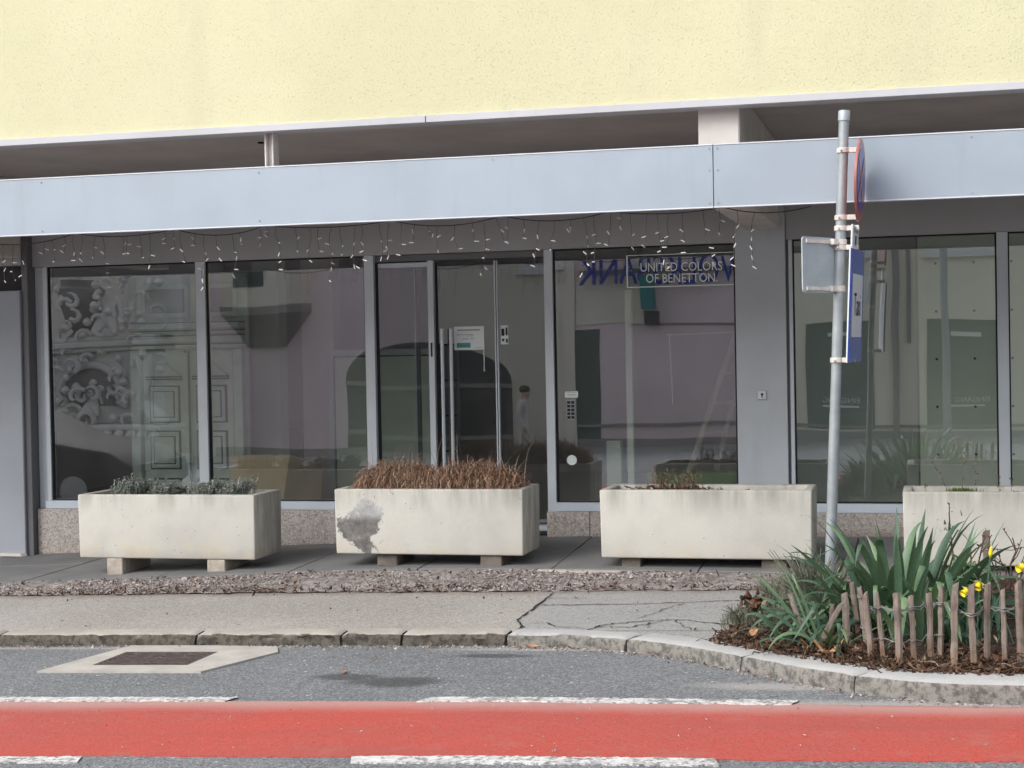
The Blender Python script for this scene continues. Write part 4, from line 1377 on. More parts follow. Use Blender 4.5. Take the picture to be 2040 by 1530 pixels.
PL = [(-6.575, -5.062, -.046, .459), (-4.405, -2.923, .012, .507), (-2.345, -.812, .007, .505), (-.187, 1.31, -.018, .496)]
planter(*PL[0], MAT['planter'], 'concrete planter with silvery sedum on two tall blocks')
planter(*PL[1], MAT['planter_p'], 'concrete planter with dry brown grass and a grey stain on its front')
planter(*PL[2], MAT['planter'], 'concrete planter with sparse dead stalks in front of the grey pillar')
planter(*PL[3], MAT['planter'], 'concrete planter behind the iris and the paling fence')


def block(x0, x1, i, label, mat='block', y0=-1.46):
    top = PL[i][2] - .001
    zb = pave_z((x0 + x1) / 2, -1.45) - .012
    mb = MB().box(x0, x1, y0, -1.0, zb, top)
    o = mb.build('support_block', MAT[mat], loc=((x0 + x1) / 2, -1.2, zb), bevel=.006)
    tag(o, label, 'concrete block', 'blocks under the planters')


block(-6.335, -6.20, 0, 'tall pale concrete block under the left end of the sedum planter', y0=-1.49)
block(-5.475, -5.325, 0, 'low pale concrete block under the right end of the sedum planter', y0=-1.485)
block(-4.09, -3.93, 1, 'dark block under the left end of the stained planter', 'blockdark', -1.44)
block(-3.265, -3.10, 1, 'brownish block under the right end of the stained planter', 'blockdark', -1.47)
block(-2.20, -2.06, 2, 'dark block under the left end of the planter with dead stalks', 'blockdark', -1.44)
block(-1.18, -1.0, 2, 'dark block under the right end of the planter with dead stalks', 'blockdark', -1.44)
block(.02, .18, 3, 'dark block under the planter behind the iris', 'blockdark', -1.44)
block(.95, 1.1, 3, 'dark block under the far right end of the planter behind the iris', 'blockdark', -1.44)

# ------------------------------------------------------------------ sign post
lean = lambda z: Vector((-.600 + .0455 * z, -3.2, z))
sp = empty('sign_post', lean(-.09), 'leaning galvanised post carrying traffic and taxi signs', 'sign post')
MB().tube([lean(-.12), lean(.5), lean(1.105)], .0325, 20).tube([lean(1.105), lean(1.112)], .0335, 20).tube([lean(1.112), lean(2), lean(2.87)], .031, 20).build('pole', MAT['galv'], sp, smooth=50)
MB().tube([lean(2.87), lean(2.925), lean(2.932)], [.036, .036, .031], 20).build('cap', MAT['platebk'], sp, smooth=40)
sa = RAD(6.5)
su = Vector((math.sin(sa), math.cos(sa), 0))      # along the plates, away from the camera
sn = Vector((math.cos(sa), -math.sin(sa), 0))     # plate face normal, towards oncoming traffic


def clampring(z, out=None, w=.03, arm=.075, par=sp):
    c = lean(z)
    mb = MB().tube([c - Vector((0, 0, w / 2)), c + Vector((0, 0, w / 2))], .039, 16)
    if out is not None:
        mb.obox(c + out * (.035 + arm / 2), out * arm / 2, out.cross(Vector((0, 0, 1))) * .016, Vector((0, 0, w / 2)))
    mb.tube([c + Vector((-.012, -.038, 0)), c + Vector((-.012, -.052, 0))], .008, 6)
    return mb.build('clamp', MAT['clampw'], par, bevel=.002)


def plate(name, z0, z1, width, mat, off, thick=.012, label=None):
    c = lean((z0 + z1) / 2) + sn * off
    ax = Vector((.0455, 0, 1)).normalized()
    o = MB().obox(c, su * width / 2, sn * thick / 2, ax * (z1 - z0) / 2).build(name, mat, sp, bevel=.004)
    if label: o['label'] = label
    return o, c, ax


# taxi plate
tx, c, ax = plate('taxi_sign', 1.425, 2.095, .47, MAT['bluesign'], .105, label='blue plate with white panel reading taxi')
MB().obox(c - sn * .0065, su * .24, sn * .004, ax * .338).build('rim', MAT['whitesign'], tx)
MB().obox(c + sn * .0075, su * .18, sn * .0012, ax * .187).build('white_panel', MAT['whitesign'], tx)
lettering('lettering', 'Taxi', MAT['inkdark'], tx, c + sn * .0095 - su * .13 - ax * .06, su, ax, .235, .135)
clampring(2.112, sn)
clampring(1.437, sn)
# no-stopping disc
zc = 2.508
c = lean(zc) + sn * .105
ax = Vector((.0455, 0, 1)).normalized()


sa2 = RAD(4.0)
su = Vector((math.sin(sa2), math.cos(sa2), 0))
sn = Vector((math.cos(sa2), -math.sin(sa2), 0))


def disc(r, d0, d1, mat, name, par):
    n = 48
    ring = [(math.cos(2 * math.pi * k / n) * r, math.sin(2 * math.pi * k / n) * r) for k in range(n)]
    vs = [c + su * a + ax * b + sn * d0 for a, b in ring] + [c + su * a + ax * b + sn * d1 for a, b in ring]
    fs = [tuple(range(n - 1, -1, -1)), tuple(range(n, 2 * n))] + [(k, (k + 1) % n, n + (k + 1) % n, n + k) for k in range(n)]
    return MB().add(vs, fs).build(name, mat, par)


ds = disc(.247, -.006, .006, MAT['redsign'], 'no_stopping_sign', sp)
ds['label'] = 'round no stopping sign seen almost edge-on'
disc(.19, .0063, .0078, MAT['bluesign'], 'blue_field', ds)
for a in (1, -1):
    d = (su * .7071 + ax * .7071 * a)
    e = (su * .7071 - ax * .7071 * a)
    MB().obox(c + sn * (.0087 + .0012 * (a > 0)), d * .188, e * .021, sn * .0006).build('red_bar', MAT['redsign'], ds)
clampring(2.693, sn)
clampring(2.292, sn)
# small white plate below it
wp, c, ax = plate('small_plate', 2.105, 2.240, .30, MAT['whitesign'], .085, label='small white plate with dark marks')
MB().obox(c + sn * .0072 + ax * .038, su * .10, sn * .001, ax * .014).build('grey_band', MAT['inkgrey'], wp)
MB().obox(c + sn * .0072 - ax * .025, su * .03, sn * .001, ax * .030).build('dark_mark', MAT['inkdark'], wp)
clampring(2.228, sn)
# plate that faces away, seen from behind
u2 = Vector((-math.cos(RAD(58)), -math.sin(RAD(58)), 0))
n2 = Vector((u2.y, -u2.x, 0))
c0 = lean(2.005)
ctr = c0 + u2 * .185 + n2 * .022
prof = []
w_, h_, r_ = .16, .165, .022
for qx, qz, a0 in ((w_ - r_, h_ - r_, 0), (-w_ + r_, h_ - r_, 90), (-w_ + r_, -h_ + r_, 180), (w_ - r_, -h_ + r_, 270)):
    for k in range(6):
        a = RAD(a0 + 18 * k)
        prof.append((qx + r_ * math.cos(a), qz + r_ * math.sin(a)))
n = len(prof)
vs = [ctr + u2 * a + Vector((0, 0, b)) - n2 * .004 for a, b in prof] + [ctr + u2 * a + Vector((0, 0, b)) + n2 * .004 for a, b in prof]
bp = MB().add(vs, [tuple(range(n - 1, -1, -1)), tuple(range(n, 2 * n))] + [(k, (k + 1) % n, n + (k + 1) % n, n + k) for k in range(n)]).build('turned_plate', MAT['platebk'], sp)
bp['label'] = 'grey plate with rounded corners seen from behind'
for z in (2.145, 1.865):
    clampring(z, u2, .034, .05)
    MB().obox(Vector((ctr.x, ctr.y, z)) - n2 * .011, u2 * .13, n2 * .006, Vector((0, 0, .011))).build('rail', MAT['clampw'], bp)

# ------------------------------------------------------------------ icicle light chain under the sign band
lt = MB()
cab = []
x = -6.75
k = 0
while x < -1.02:
    seg_ = random.uniform(.5, .95)
    sag = random.uniform(.02, .07)
    n = 9
    for i in range(n):
        q = i / n
        cab.append((x + seg_ * q, -2.74 + .02 * math.sin(k * 2 + q * 3), 2.425 - sag * 4 * q * (1 - q)))
    x += seg_
    k += 1
lt.tube(cab, .0035, 4)
L = lt.build('icicle_lights', MAT['wire'], loc=(-4, -2.74, 2.4))
tag(L, 'chain of white icicle lights hanging under the blue-grey sign band', 'fairy lights')
wm, bmx = MB(), MB()
cx_ = [p[0] for p in cab]
cz_ = [p[2] for p in cab]
x = -6.72
while x < -1.0:
    z = float(np.interp(x, cx_, cz_))
    y = -2.74 + random.gauss(0, .03)
    Ld = random.choice([.08, .12, .16, .19, .22, .26, .30, .36])
    pts = [(x, y, z)]
    xx, yy, zz = x, y, z
    nseg = max(2, int(Ld / .06))
    for i in range(nseg):
        xx += random.gauss(0, .012)
        yy += random.gauss(0, .010)
        zz -= Ld / nseg
        pts.append((xx, yy, zz))
        if i > 0 or nseg < 3:
            dv = Vector((random.gauss(0, 1), random.gauss(0, .6), random.gauss(0, .7)))
            dv.normalize()
            b0 = Vector((xx, yy, zz))
            bmx.tube([b0, b0 + dv * .005, b0 + dv * .031], [.0024, .0038, .0036], 6)
    wm.tube(pts, .0018, 3, cap=False)
    x += random.uniform(.055, .125)
tag(wm.build('drop_wires', MAT['wire'], L), kind='stuff')
tag(bmx.build('bulbs', MAT['bulb'], L, smooth=50), kind='stuff')

# ------------------------------------------------------------------ loose leaves on the road
def one_leaf(x, y, L, label, fz=road_z):
    o = curl_leaves('fallen_leaf', 1, lambda: (x, y, fz(x, y) + .012), L, L, MAT['tanleaf'], loc=(x, y, fz(x, y)), tilt=.12)
    tag(o, label, 'leaf', 'fallen leaves on the road')


one_leaf(-3.092, -4.90, .085, 'curled brown leaf lying above the dark stain on the road')
one_leaf(-3.065, -4.47, .05, 'small brown leaf lying in mid road right of the drain')
one_leaf(-2.223, -4.14, .09, 'brown leaf lying against the kerb at the start of the bend')
one_leaf(-2.83, -4.13, .07, 'brown leaf in the gutter below the short kerb stone')
# ------------------------------------------------------------------ plants in the planters
def blades(mb, n, fpos, Lr, wr, lean_, sag, segs=5, dirs=None, curl=0.0):
    for i in range(n):
        p = Vector(fpos())
        L = random.uniform(*Lr)
        w = random.uniform(*wr)
        az = random.uniform(0, 2 * math.pi) if dirs is None else random.gauss(*dirs)
        el = RAD(90) - abs(random.gauss(0, lean_))
        d = Vector((math.cos(az) * math.cos(el), math.sin(az) * math.cos(el), math.sin(el)))
        s = Vector((-math.sin(az), math.cos(az), 0)) * w / 2
        sg = sag * random.uniform(.5, 1.5)
        vs = []
        for k in range(segs + 1):
            t = k / segs
            ww = (1 - t ** 2) * .9 + .1
            vs += [p - s * ww, p + s * ww]
            bend = 1.0 if curl else t * 2
            d = (d + Vector((0, 0, -sg * bend / segs)) + Vector((random.gauss(0, .05 + curl), random.gauss(0, .05 + curl), random.gauss(0, curl)))).normalized()
            p = p + d * L / segs
        mb.add(vs, [(2 * k, 2 * k + 1, 2 * k + 3, 2 * k + 2) for k in range(segs)])
    return mb


def sedum(x0, x1, label):
    zt = PL[0][3] - .035
    mb = MB()
    cl = [(random.random(), random.uniform(.5, 1.0), random.uniform(.05, .12)) for _ in range(5)]
    for i in range(340):
        k0 = random.choice(cl)
        u = min(1, max(0, random.gauss(k0[0], k0[2])))
        x = x0 + (x1 - x0) * u
        y = random.uniform(-1.42, -1.08)
        h = k0[1] * (random.uniform(.05, .15) + .06 * max(0, math.sin(u * 9 + x0))) * (1 - .6 * abs(2 * u - 1) ** 3)
        p = Vector((x, y, zt))
        dx, dy = random.gauss(0, .25), random.gauss(0, .25)
        top = p + Vector((dx * h, dy * h, h))
        mb.tube([p, (p + top) / 2 + Vector((random.gauss(0, .004), 0, 0)), top], .0022, 3, cap=False)
        for k in range(3):
            q = p.lerp(top, .45 + .27 * k)
            for m in range(7):
                a = random.uniform(0, 6.28)
                e = random.uniform(-.2, 1.1)
                d = Vector((math.cos(a) * math.cos(e), math.sin(a) * math.cos(e), math.sin(e)))
                l = random.uniform(.012, .022)
                sd = d.cross(Vector((.2, .1, 1))).normalized() * l * .36
                nn = d.cross(sd).normalized() * l * .2
                mb.add([q, q + d * l * .55 + sd, q + d * l, q + d * l * .55 - sd, q + d * l * .5 + nn], [(0, 1, 4), (1, 2, 4), (2, 3, 4), (3, 0, 4)])
    o = mb.build('sedum_plant', MAT['sedum'], loc=((x0 + x1) / 2, -1.25, zt))
    tag(o, label, 'plant', 'sedum in the planter')


sedum(-6.40, -5.83, 'low silvery sedum patch in the left half of its planter')
sedum(-5.72, -5.02 - .07, 'taller silvery sedum patch in the right half of its planter')


def grass_tuft(xc, hw, label, n, hmax):
    zt = PL[1][3] - .04
    mb = MB()
    def pos():
        return xc + random.uniform(-hw, hw) * .92, random.uniform(-1.42, -1.05), zt
    for i in range(n):
        p = pos()
        u = abs(p[0] - xc) / hw
        az0 = -1.4
        L = hmax * (1.25 - .55 * u * u) * random.uniform(.75, 1.2)
        v = abs(p[1] + 1.235) / .185
        rise = hmax * .95 * (1 - u ** 4) * (1 - .6 * v * v) * random.random() ** .5
        q = (p[0], p[1], p[2] + rise)
        l = random.uniform(.08, .17)
        blades(mb, 1, lambda: q, (l, l), (.0035, .007), 1.25, 3.0, 7, None, .17)
    blades(mb, 22, lambda: (xc + random.uniform(-hw, hw), random.uniform(-1.4, -1.1), zt + .05), (hmax * 1.2, hmax * 1.9), (.003, .005), .5, 1.6, 9)
    o = mb.build('dry_grass_tuft', MAT['drygrass'], loc=(xc, -1.25, zt))
    tag(o, label, 'grass tuft', 'dry grass in the planter')


grass_tuft(-3.955, .365, 'dry brown grass tuft in the left half of the stained planter', 4600, .235)
grass_tuft(-3.37, .405, 'dry brown grass tuft in the right half of the stained planter', 4600, .225)
mb = MB()
blades(mb, 14, lambda: (random.uniform(-3.2, -2.98), random.uniform(-1.44, -1.25), PL[1][3] - .03), (.15, .34), (.003, .006), .8, 2.2, 8, (-.3, .5))
o = mb.build('dry_grass_tuft', MAT['drygrass'], loc=(-3.1, -1.3, PL[1][3] - .03))
tag(o, 'few loose dry blades hanging over the right end of the stained planter', 'grass tuft', 'dry grass in the planter')

zt = PL[2][3] - .045


def stalks(xc, n, h, label, yc=-1.25, sp_=.07):
    mb = MB()
    for i in range(n):
        p = Vector((xc + random.gauss(0, sp_), yc + random.gauss(0, .05), zt))
        hh = h * random.uniform(.45, 1.1)
        pts = [p]
        for k in range(4):
            pts.append(pts[-1] + Vector((random.gauss(0, .010), random.gauss(0, .010), hh / 4)))
        mb.tube(pts, [.003, .0025, .002, .002, .001], 4)
        for k in range(5):
            q = pts[1 + k % 4]
            a = random.uniform(0, 6.28)
            mb.tube([q, q + Vector((math.cos(a) * .018, math.sin(a) * .018, random.uniform(.0, .025)))], [.0022, .004], 3)
    o = mb.build('dead_stalks', MAT['drystalk'], loc=(xc, yc, zt))
    tag(o, label, 'dead plant', 'dead stalks in the planter')


stalks(-1.92, 26, .17, 'left clump of dead stalks in the planter by the pillar', sp_=.035)
stalks(-1.73, 30, .16, 'right clump of dead stalks in the planter by the pillar', sp_=.045)
curl_leaves('leaf_litter', 240, lambda: (random.gauss(-1.86, .17), random.uniform(-1.42, -1.1), zt + random.uniform(.01, .045)), .02, .06, MAT['litter'], tagd=dict(kind='stuff'))
curl_leaves('leaf_litter', 60, lambda: (random.uniform(-2.25, -.95), random.uniform(-1.42, -1.05), zt + .012), .015, .04, MAT['litter'], tagd=dict(kind='stuff'))


def mosspatch(xc, yc, z, r, label, n=260, h=.03):
    mb = MB()
    blades(mb, n, lambda: (xc + random.gauss(0, r), yc + random.gauss(0, r * .5), z), (h * .5, h * 1.3), (.004, .009), .7, .8, 3)
    o = mb.build('moss_patch', MAT['moss'], loc=(xc, yc, z))
    tag(o, label, 'moss', 'green patches in the planters')


mosspatch(-2.05, -1.36, zt + .008, .045, 'bright green weed patch left of the dead stalks')
mosspatch(-1.02, -1.36, zt + .008, .035, 'small green weed patch at the right end of the planter by the pillar', 160)
z4 = PL[3][3] - .045
mosspatch(.22, -1.30, z4 + .005, .05, 'green moss hump in the planter behind the iris', 700, .055)
mb = MB()
for (x, h, lx) in ((.22, .30, .02), (.12, .24, -.10), (.30, .26, .03), (.47, .15, .0), (-.03, .08, 0), (.55, .12, .01)):
    p = Vector((x, -1.28, z4))
    pts = [p + Vector((lx * (k / 5) ** 1.5, random.gauss(0, .004), h * k / 5)) for k in range(6)]
    mb.tube(pts, [.0028, .0024, .002, .0018, .0016, .001], 4)
    for k in range(7):
        q = pts[random.randint(2, 5)] + Vector((random.gauss(0, .006), 0, random.gauss(0, .012)))
        a = random.uniform(0, 6.28)
        d = Vector((math.cos(a) * .5, math.sin(a) * .5, random.uniform(-1, .6))).normalized() * random.uniform(.012, .026)
        s = d.cross(Vector((0, 1, .2))).normalized() * .006
        mb.add([q, q + d * .5 + s, q + d, q + d * .5 - s], [(0, 1, 2, 3)])
o = mb.build('dead_stalks', MAT['drystalk'], loc=(.2, -1.28, z4))
tag(o, 'tall thin dead stalks with seed heads in the planter behind the iris', 'dead plant', 'dead stalks in the planter')

# ------------------------------------------------------------------ the flower bed in the bend of the kerb
BL = [(-1.14, -4.20), (-1.09, -3.98), (-1.02, -3.62), (-.95, -3.0), (-.92, -2.45), (-.85, -2.32)]


def bed_left(y): return float(np.interp(-y, [2.3, 2.6, 3.0, 3.62, 3.98, 4.2, 4.42], [-.80, -.90, -.93, -1.00, -1.08, -1.16, -1.22]))


def bed_z(x, y):
    e = min(1, max(0, (x - bed_left(y)) / .25)) if y > -4.45 else 1
    kd = max(0, min(1, (y - key(x) - .17) / .35))
    base = max(side_z(x, max(y, -3.9)), road_z(x, key(x)) + hs(x) - .005)
    return base - .012 + .035 * min(e, kd) + .008 * math.sin(x * 13) * math.sin(y * 11)


mb = MB()
ys_ = lin(-5.5, -2.3, .05)
V, idx = [], {}
xs_ = lin(-1.3, 2.2, .05)
for j, y in enumerate(ys_):
    for i, x in enumerate(xs_):
        xi = x
        yy = max(y, key(x) + .15)
        idx[(i, j)] = len(V)
        inb = xi >= bed_left(yy) - .02
        V.append((xi, yy, bed_z(xi, yy) + random.gauss(0, .006) if inb else side_z(xi, yy) - .04))
F = []
for j in range(len(ys_) - 1):
    for i in range(len(xs_) - 1):
        if xs_[i + 1] < bed_left(ys_[j]) - .05: continue
        if ys_[j + 1] < key(xs_[i]) + .15: continue
        F.append((idx[(i, j)], idx[(i + 1, j)], idx[(i + 1, j + 1)], idx[(i, j + 1)]))
mb.add(V, F).build('flower_bed', MAT['soil'], tagd=dict(kind='structure'))


def bed_pos():
    while True:
        y = random.uniform(-5.40, -2.4)
        x = random.uniform(-1.2, 1.3)
        if random.random() < .55:
            x = random.uniform(-1.18, 1.0)
            y = key(x) + .17 + abs(random.gauss(0, .28))
        if x > bed_left(y) + .01 and y > key(x) + .165: return x, y, bed_z(x, y) + random.uniform(.0, .03)


curl_leaves('leaf_litter', 3000, bed_pos, .012, .065, MAT['litter'], tagd=dict(kind='stuff'))
curl_leaves('leaf_litter', 130, lambda: (lambda x: (x, key(x) + .165 + abs(random.gauss(0, .04)), bed_z(x, key(x) + .2) + .01))(random.uniform(-1.15, .9)), .02, .06, MAT['litter'], tagd=dict(kind='stuff'))
mb = MB()
for i in range(260):
    p = Vector(bed_pos())
    a = random.uniform(0, 6.28)
    pts = [p]
    for k in range(4):
        a += random.gauss(0, .6)
        pts.append(pts[-1] + Vector((math.cos(a) * .03, math.sin(a) * .03, random.gauss(.003, .012))))
    mb.tube(pts, random.uniform(.0015, .004), 4)
tag(mb.build('twig_litter', MAT['litter']), kind='stuff')
for x, y, l, lab in ((-.50, -4.98, .17, 'large curled tan leaf lying beside the leftmost picket'), (-.93, -4.42, .12, 'tan dead leaf standing at the left tip of the flower bed'),
                     (-.62, -4.80, .13, 'dark brown dead leaf under the drooping iris blades')):
    o = curl_leaves('dead_leaf', 1, lambda: (x, y, bed_z(x, y) + .035), l, l, MAT['tanleaf'], loc=(x, y, bed_z(x, y)), tilt=.3)
    tag(o, lab, 'leaf', 'large dead leaves in the flower bed')
# heap of big dry leaves by the sidewalk
o = curl_leaves('leaf_heap', 46, lambda: (random.gauss(-.99, .05), random.gauss(-3.75, .10), bed_z(-.97, -3.75) + random.uniform(.0, .13)), .06, .13, MAT['litter'], loc=(-1, -3.75, -.08))
tag(o, 'small heap of dry tan leaves at the sidewalk edge of the flower bed', 'leaf heap', None, 'stuff')


# iris: every strap leaf is a part
def strap(base, az, el, L, W, sag, kink=None, twist=0.0, segs=14):
    d = Vector((math.cos(az) * math.cos(el), math.sin(az) * math.cos(el), math.sin(el)))
    p = Vector(base)
    s = Vector((-math.sin(az + twist), math.cos(az + twist), 0))
    vs = []
    for k in range(segs + 1):
        t = k / segs
        w = W * (.75 + .5 * t if t < .35 else (.925 + .0 * t) if t < .6 else .925 * max(0.02, 1 - ((t - .6) / .4) ** 1.6)) / 2
        nrm = d.cross(s).normalized()
        vs += [p - s * w, p + nrm * w * .28, p + s * w]
        g = sag * (t ** 1.3) * 2.2 / segs
        d = (d + Vector((0, 0, -g))).normalized()
        if kink and abs(t - kink[0]) < .5 / segs:
            ax = s
            d = (Matrix.Rotation(kink[1], 3, ax) @ d).normalized()
        if d.z > 0.999: d = Vector((.03, 0, 1)).normalized()
        s = (s - d * s.dot(d)).normalized()
        p = p + d * L / segs
    fs = []
    for k in range(segs):
        for m in range(2):
            fs.append((3 * k + m, 3 * k + m + 1, 3 * k + m + 4, 3 * k + m + 3))
    return MB().add(vs, fs)


def iris_clump(name, c, n, Lr, Wr, lab, spread=.16, elr=(.55, 1.45), dirs=None, light=.2):
    t = empty(name, c, lab, 'iris', 'iris clumps in the flower bed')
    c = Vector(c)
    for i in range(n):
        az = random.uniform(0, 2 * math.pi) if dirs is None else random.uniform(*dirs)
        el = random.uniform(*elr)
        r = random.uniform(0, spread)
        b = c + Vector((math.cos(az) * r + random.gauss(0, .03), math.sin(az) * r * .7 + random.gauss(0, .03), random.uniform(-.01, .02)))
        L = random.uniform(*Lr) * (.8 + .2 * math.sin(el))
        W = random.uniform(*Wr)
        sag = random.choice([.15, .5, .9, 1.3, 1.7, 2.2]) * random.uniform(.8, 1.2) * (1.3 - .5 * math.sin(el))
        kink = None
        if random.random() < .42: kink = (random.uniform(.5, .78), random.uniform(1.1, 2.3))
        m = MAT['irislight'] if random.random() < light else MAT['iris']
        strap(b, az, el, L, W, sag, kink, random.gauss(0, .5)).build('leaf', m, t, smooth=True)
    return t


iris_clump('iris_plant', (-.17, -4.22, -.02), 135, (.54, .76), (.036, .052), 'large iris clump with upright strap leaves behind the paling fence', .24, (.42, 1.40), light=.26)
iris_clump('iris_plant', (.02, -4.10, -.02), 26, (.48, .66), (.034, .046), 'iris clump with leaves leaning right beside the bare rose stems', .10, (.70, 1.35), (-1.4, 1.3), .16)
iris_clump('iris_plant', (-.02, -4.55, -.02), 26, (.34, .50), (.030, .044), 'low iris clump flopping over the wire between the pickets', .14, (.45, 1.2), (3.4, 6.0), .40)
iris_clump('iris_plant', (-.42, -4.35, -.02), 30, (.44, .66), (.028, .042), 'iris clump with long blades leaning left towards the sidewalk', .14, (.30, 1.0), (2.0, 4.4), .20)
iris_clump('iris_plant', (-.52, -4.72, -.03), 20, (.34, .58), (.016, .028), 'low iris clump with drooping blades over the kerb', .08, (.35, 1.2), (2.2, 6.0), .22)
iris_clump('iris_plant', (-.74, -4.55, -.04), 6, (.20, .30), (.026, .038), 'short iris shoot with a broad pale leaf at the left of the bed', .03, (.7, 1.3), None, .6)
# a few long blades bent clean over, all in the paler leaf green
t = empty('iris_plant', (-.12, -4.45, -.02), 'pale iris blades folded over in front of the pickets', 'iris', 'iris clumps in the flower bed')
for b, az, el, L, W, kk in (((-.20, -4.45, 0), -1.2, 1.15, .52, .034, (.52, 1.9)), ((-.06, -4.42, 0), -1.0, 1.2, .56, .036, (.5, 1.9)), ((.02, -4.40, .0), 3.6, 1.1, .5, .030, (.55, 1.7)),
                           ((-.25, -4.5, 0), -1.9, 1.25, .46, .026, (.62, 2.2))):
    strap(b, az, el, L, W, .15, kk, 0.2).build('leaf', MAT['irislight'], t, smooth=True)


# grey-green lavender bush at the left of the bed
def bush(name, c, r, h, n, mat, lab, cat, grp=None, Lr=(.05, .10)):
    mb = MB()
    c = Vector(c)
    for i in range(n):
        a, u = random.uniform(0, 6.28), random.random() ** .6
        p = c + Vector((math.cos(a) * u * r, math.sin(a) * u * r * .8, h * (1 - u * u * .8) * random.uniform(.05, .85)))
        blades(mb, 1, lambda: p, Lr, (.0012, .0032), .85, .5, 4)
    for i in range(n // 22):
        a = random.uniform(0, 6.28)
        e = c + Vector((math.cos(a) * r * random.uniform(.5, 1.05), math.sin(a) * r * .8, h * random.uniform(.5, 1.05)))
        mb.tube([c + Vector((random.gauss(0, .03), random.gauss(0, .03), 0)), (c + e) / 2 + Vector((0, 0, .04)), e], [.004, .003, .0015], 4)
    o = mb.build(name, mat, loc=c)
    tag(o, lab, cat, grp)


G = 'grey-green bushes in the flower bed'
bush('lavender_bush', (-.66, -3.65, -.06), .27, .38, 3600, MAT['lavender'], 'rounded grey-green lavender bush left of the iris', 'bush', G)
bush('lavender_bush', (-.93, -3.35, -.07), .13, .24, 700, MAT['lavender'], 'thin brownish lavender sprig at the sidewalk edge', 'bush', G)
bush('lavender_bush', (-1.06, -3.98, -.07), .10, .13, 520, MAT['lavender'], 'small dry lavender tuft at the left tip of the bed', 'bush', G)
bush('lavender_bush', (-.80, -4.20, -.06), .15, .16, 800, MAT['lavender'], 'low lavender tuft below the bush', 'bush', G)


# bare rose stems
def rose(c, stems, lab):
    t = empty('rose_bush', c, lab, 'rose', 'bare rose bushes in the flower bed')
    for (dx, dy, h, br) in stems:
        mb = MB()
        p = Vector(c)
        pts = [p]
        for k in range(6):
            f = (k + 1) / 6
            pts.append(Vector(c) + Vector((dx * f + random.gauss(0, .008), dy * f + random.gauss(0, .008), h * f)))
        mb.tube(pts, [.007, .0065, .006, .0055, .005, .004, .003], 6)
        for j in range(br):
            k = random.randint(2, 5)
            a = random.uniform(0, 6.28)
            l = random.uniform(.05, .16)
            e = pts[k] + Vector((math.cos(a) * l * .7, math.sin(a) * l * .4, l))
            mb.tube([pts[k], pts[k].lerp(e, .5) + Vector((random.gauss(0, .01), 0, 0)), e], [.004, .003, .002], 5)
            for q in range(2):
                b = pts[k].lerp(e, random.uniform(.5, 1))
                mb.tube([b, b + Vector((random.gauss(0, .008), random.gauss(0, .008), .012))], [.005, .002], 4)
        for j in range(8):
            k = random.randint(1, 5)
            b = pts[k].lerp(pts[min(6, k + 1)], random.random())
            a = random.uniform(0, 6.28)
            mb.tube([b, b + Vector((math.cos(a) * .012, math.sin(a) * .012, .004))], [.003, .0006], 3)
        mb.build('stem', MAT['rosestem'], t)
    return t


rs = rose((.17, -3.75, -.04), ((-.07, 0, .62, 4), (.05, .02, .42, 4), (-.02, -.05, .36, 3), (.11, .05, .46, 5)), 'tall bare rose bush behind the right end of the iris')
mb = MB()
blades(mb, 16, lambda: (.17 - .07 + random.gauss(0, .02), -3.75, -.04 + random.uniform(.48, .62)), (.02, .04), (.012, .018), 1.0, .5, 3)
mb.build('young_leaves', MAT['iris'], rs)
rose((.42, -3.6, -.04), ((-.10, 0, .40, 4), (.04, .02, .46, 5), (-.02, -.05, .32, 3), (.12, .05, .36, 4)), 'thin bare rose bush at the right edge above the daffodils')


# daffodils
def daffodil(x, y, h, face, lab, bud=False):
    z = bed_z(x, y)
    t = empty('daffodil', (x, y, z), lab, 'daffodil', 'daffodils behind the paling fence')
    top = Vector((x + .02, y - .02, z + h))
    MB().tube([(x, y, z), (x + .004, y, z + h * .6), top], .0045, 6).build('stem', MAT['daffleaf'], t)
    f = Vector(face).normalized()
    a = f.cross(Vector((0, 0, 1))).normalized()
    b = a.cross(f)
    if bud:
        MB().tube([top, top + f * .02, top + f * .045, top + f * .065], [.004, .011, .009, .001], 8).build('bud', MAT['petal'], t, smooth=True)
    else:
        MB().tube([top, top + f * .02], [.005, .007], 6).build('flower_base', MAT['daffleaf'], t)
        c = top + f * .022
        for k in range(6):
            w = 2 * math.pi * k / 6
            d = a * math.cos(w) + b * math.sin(w)
            s = f.cross(d)
            L_, W_ = .034, .012
            vs = [c, c + d * L_ * .45 + s * W_ + f * .004, c + d * L_ + f * .010, c + d * L_ * .45 - s * W_ + f * .004, c + d * L_ * .5 - f * .003]
            MB().add(vs, [(0, 1, 4), (1, 2, 4), (2, 3, 4), (3, 0, 4)]).build('petal', MAT['petalpale'], t)
        n = 12
        vs = []
        for r, q in ((.010, 0), (.013, .022), (.019, .034)):
            vs += [c + (a * math.cos(2 * math.pi * k / n) + b * math.sin(2 * math.pi * k / n)) * r * (1 + (.12 * (k % 2) if q > .03 else 0)) + f * q for k in range(n)]
        MB().add(vs, [(i * n + k, i * n + (k + 1) % n, (i + 1) * n + (k + 1) % n, (i + 1) * n + k) for i in range(2) for k in range(n)]).build('trumpet', MAT['petal'], t, smooth=True)
    for k in range(7):
        strap((x + random.gauss(0, .030), y + random.gauss(0, .025), z), random.uniform(0, 6.28), random.uniform(.9, 1.5), random.uniform(.22, .34), random.uniform(.007, .012), random.uniform(.3, 1.6), None, 0, 8).build('leaf', MAT['daffleaf'], t, smooth=True)


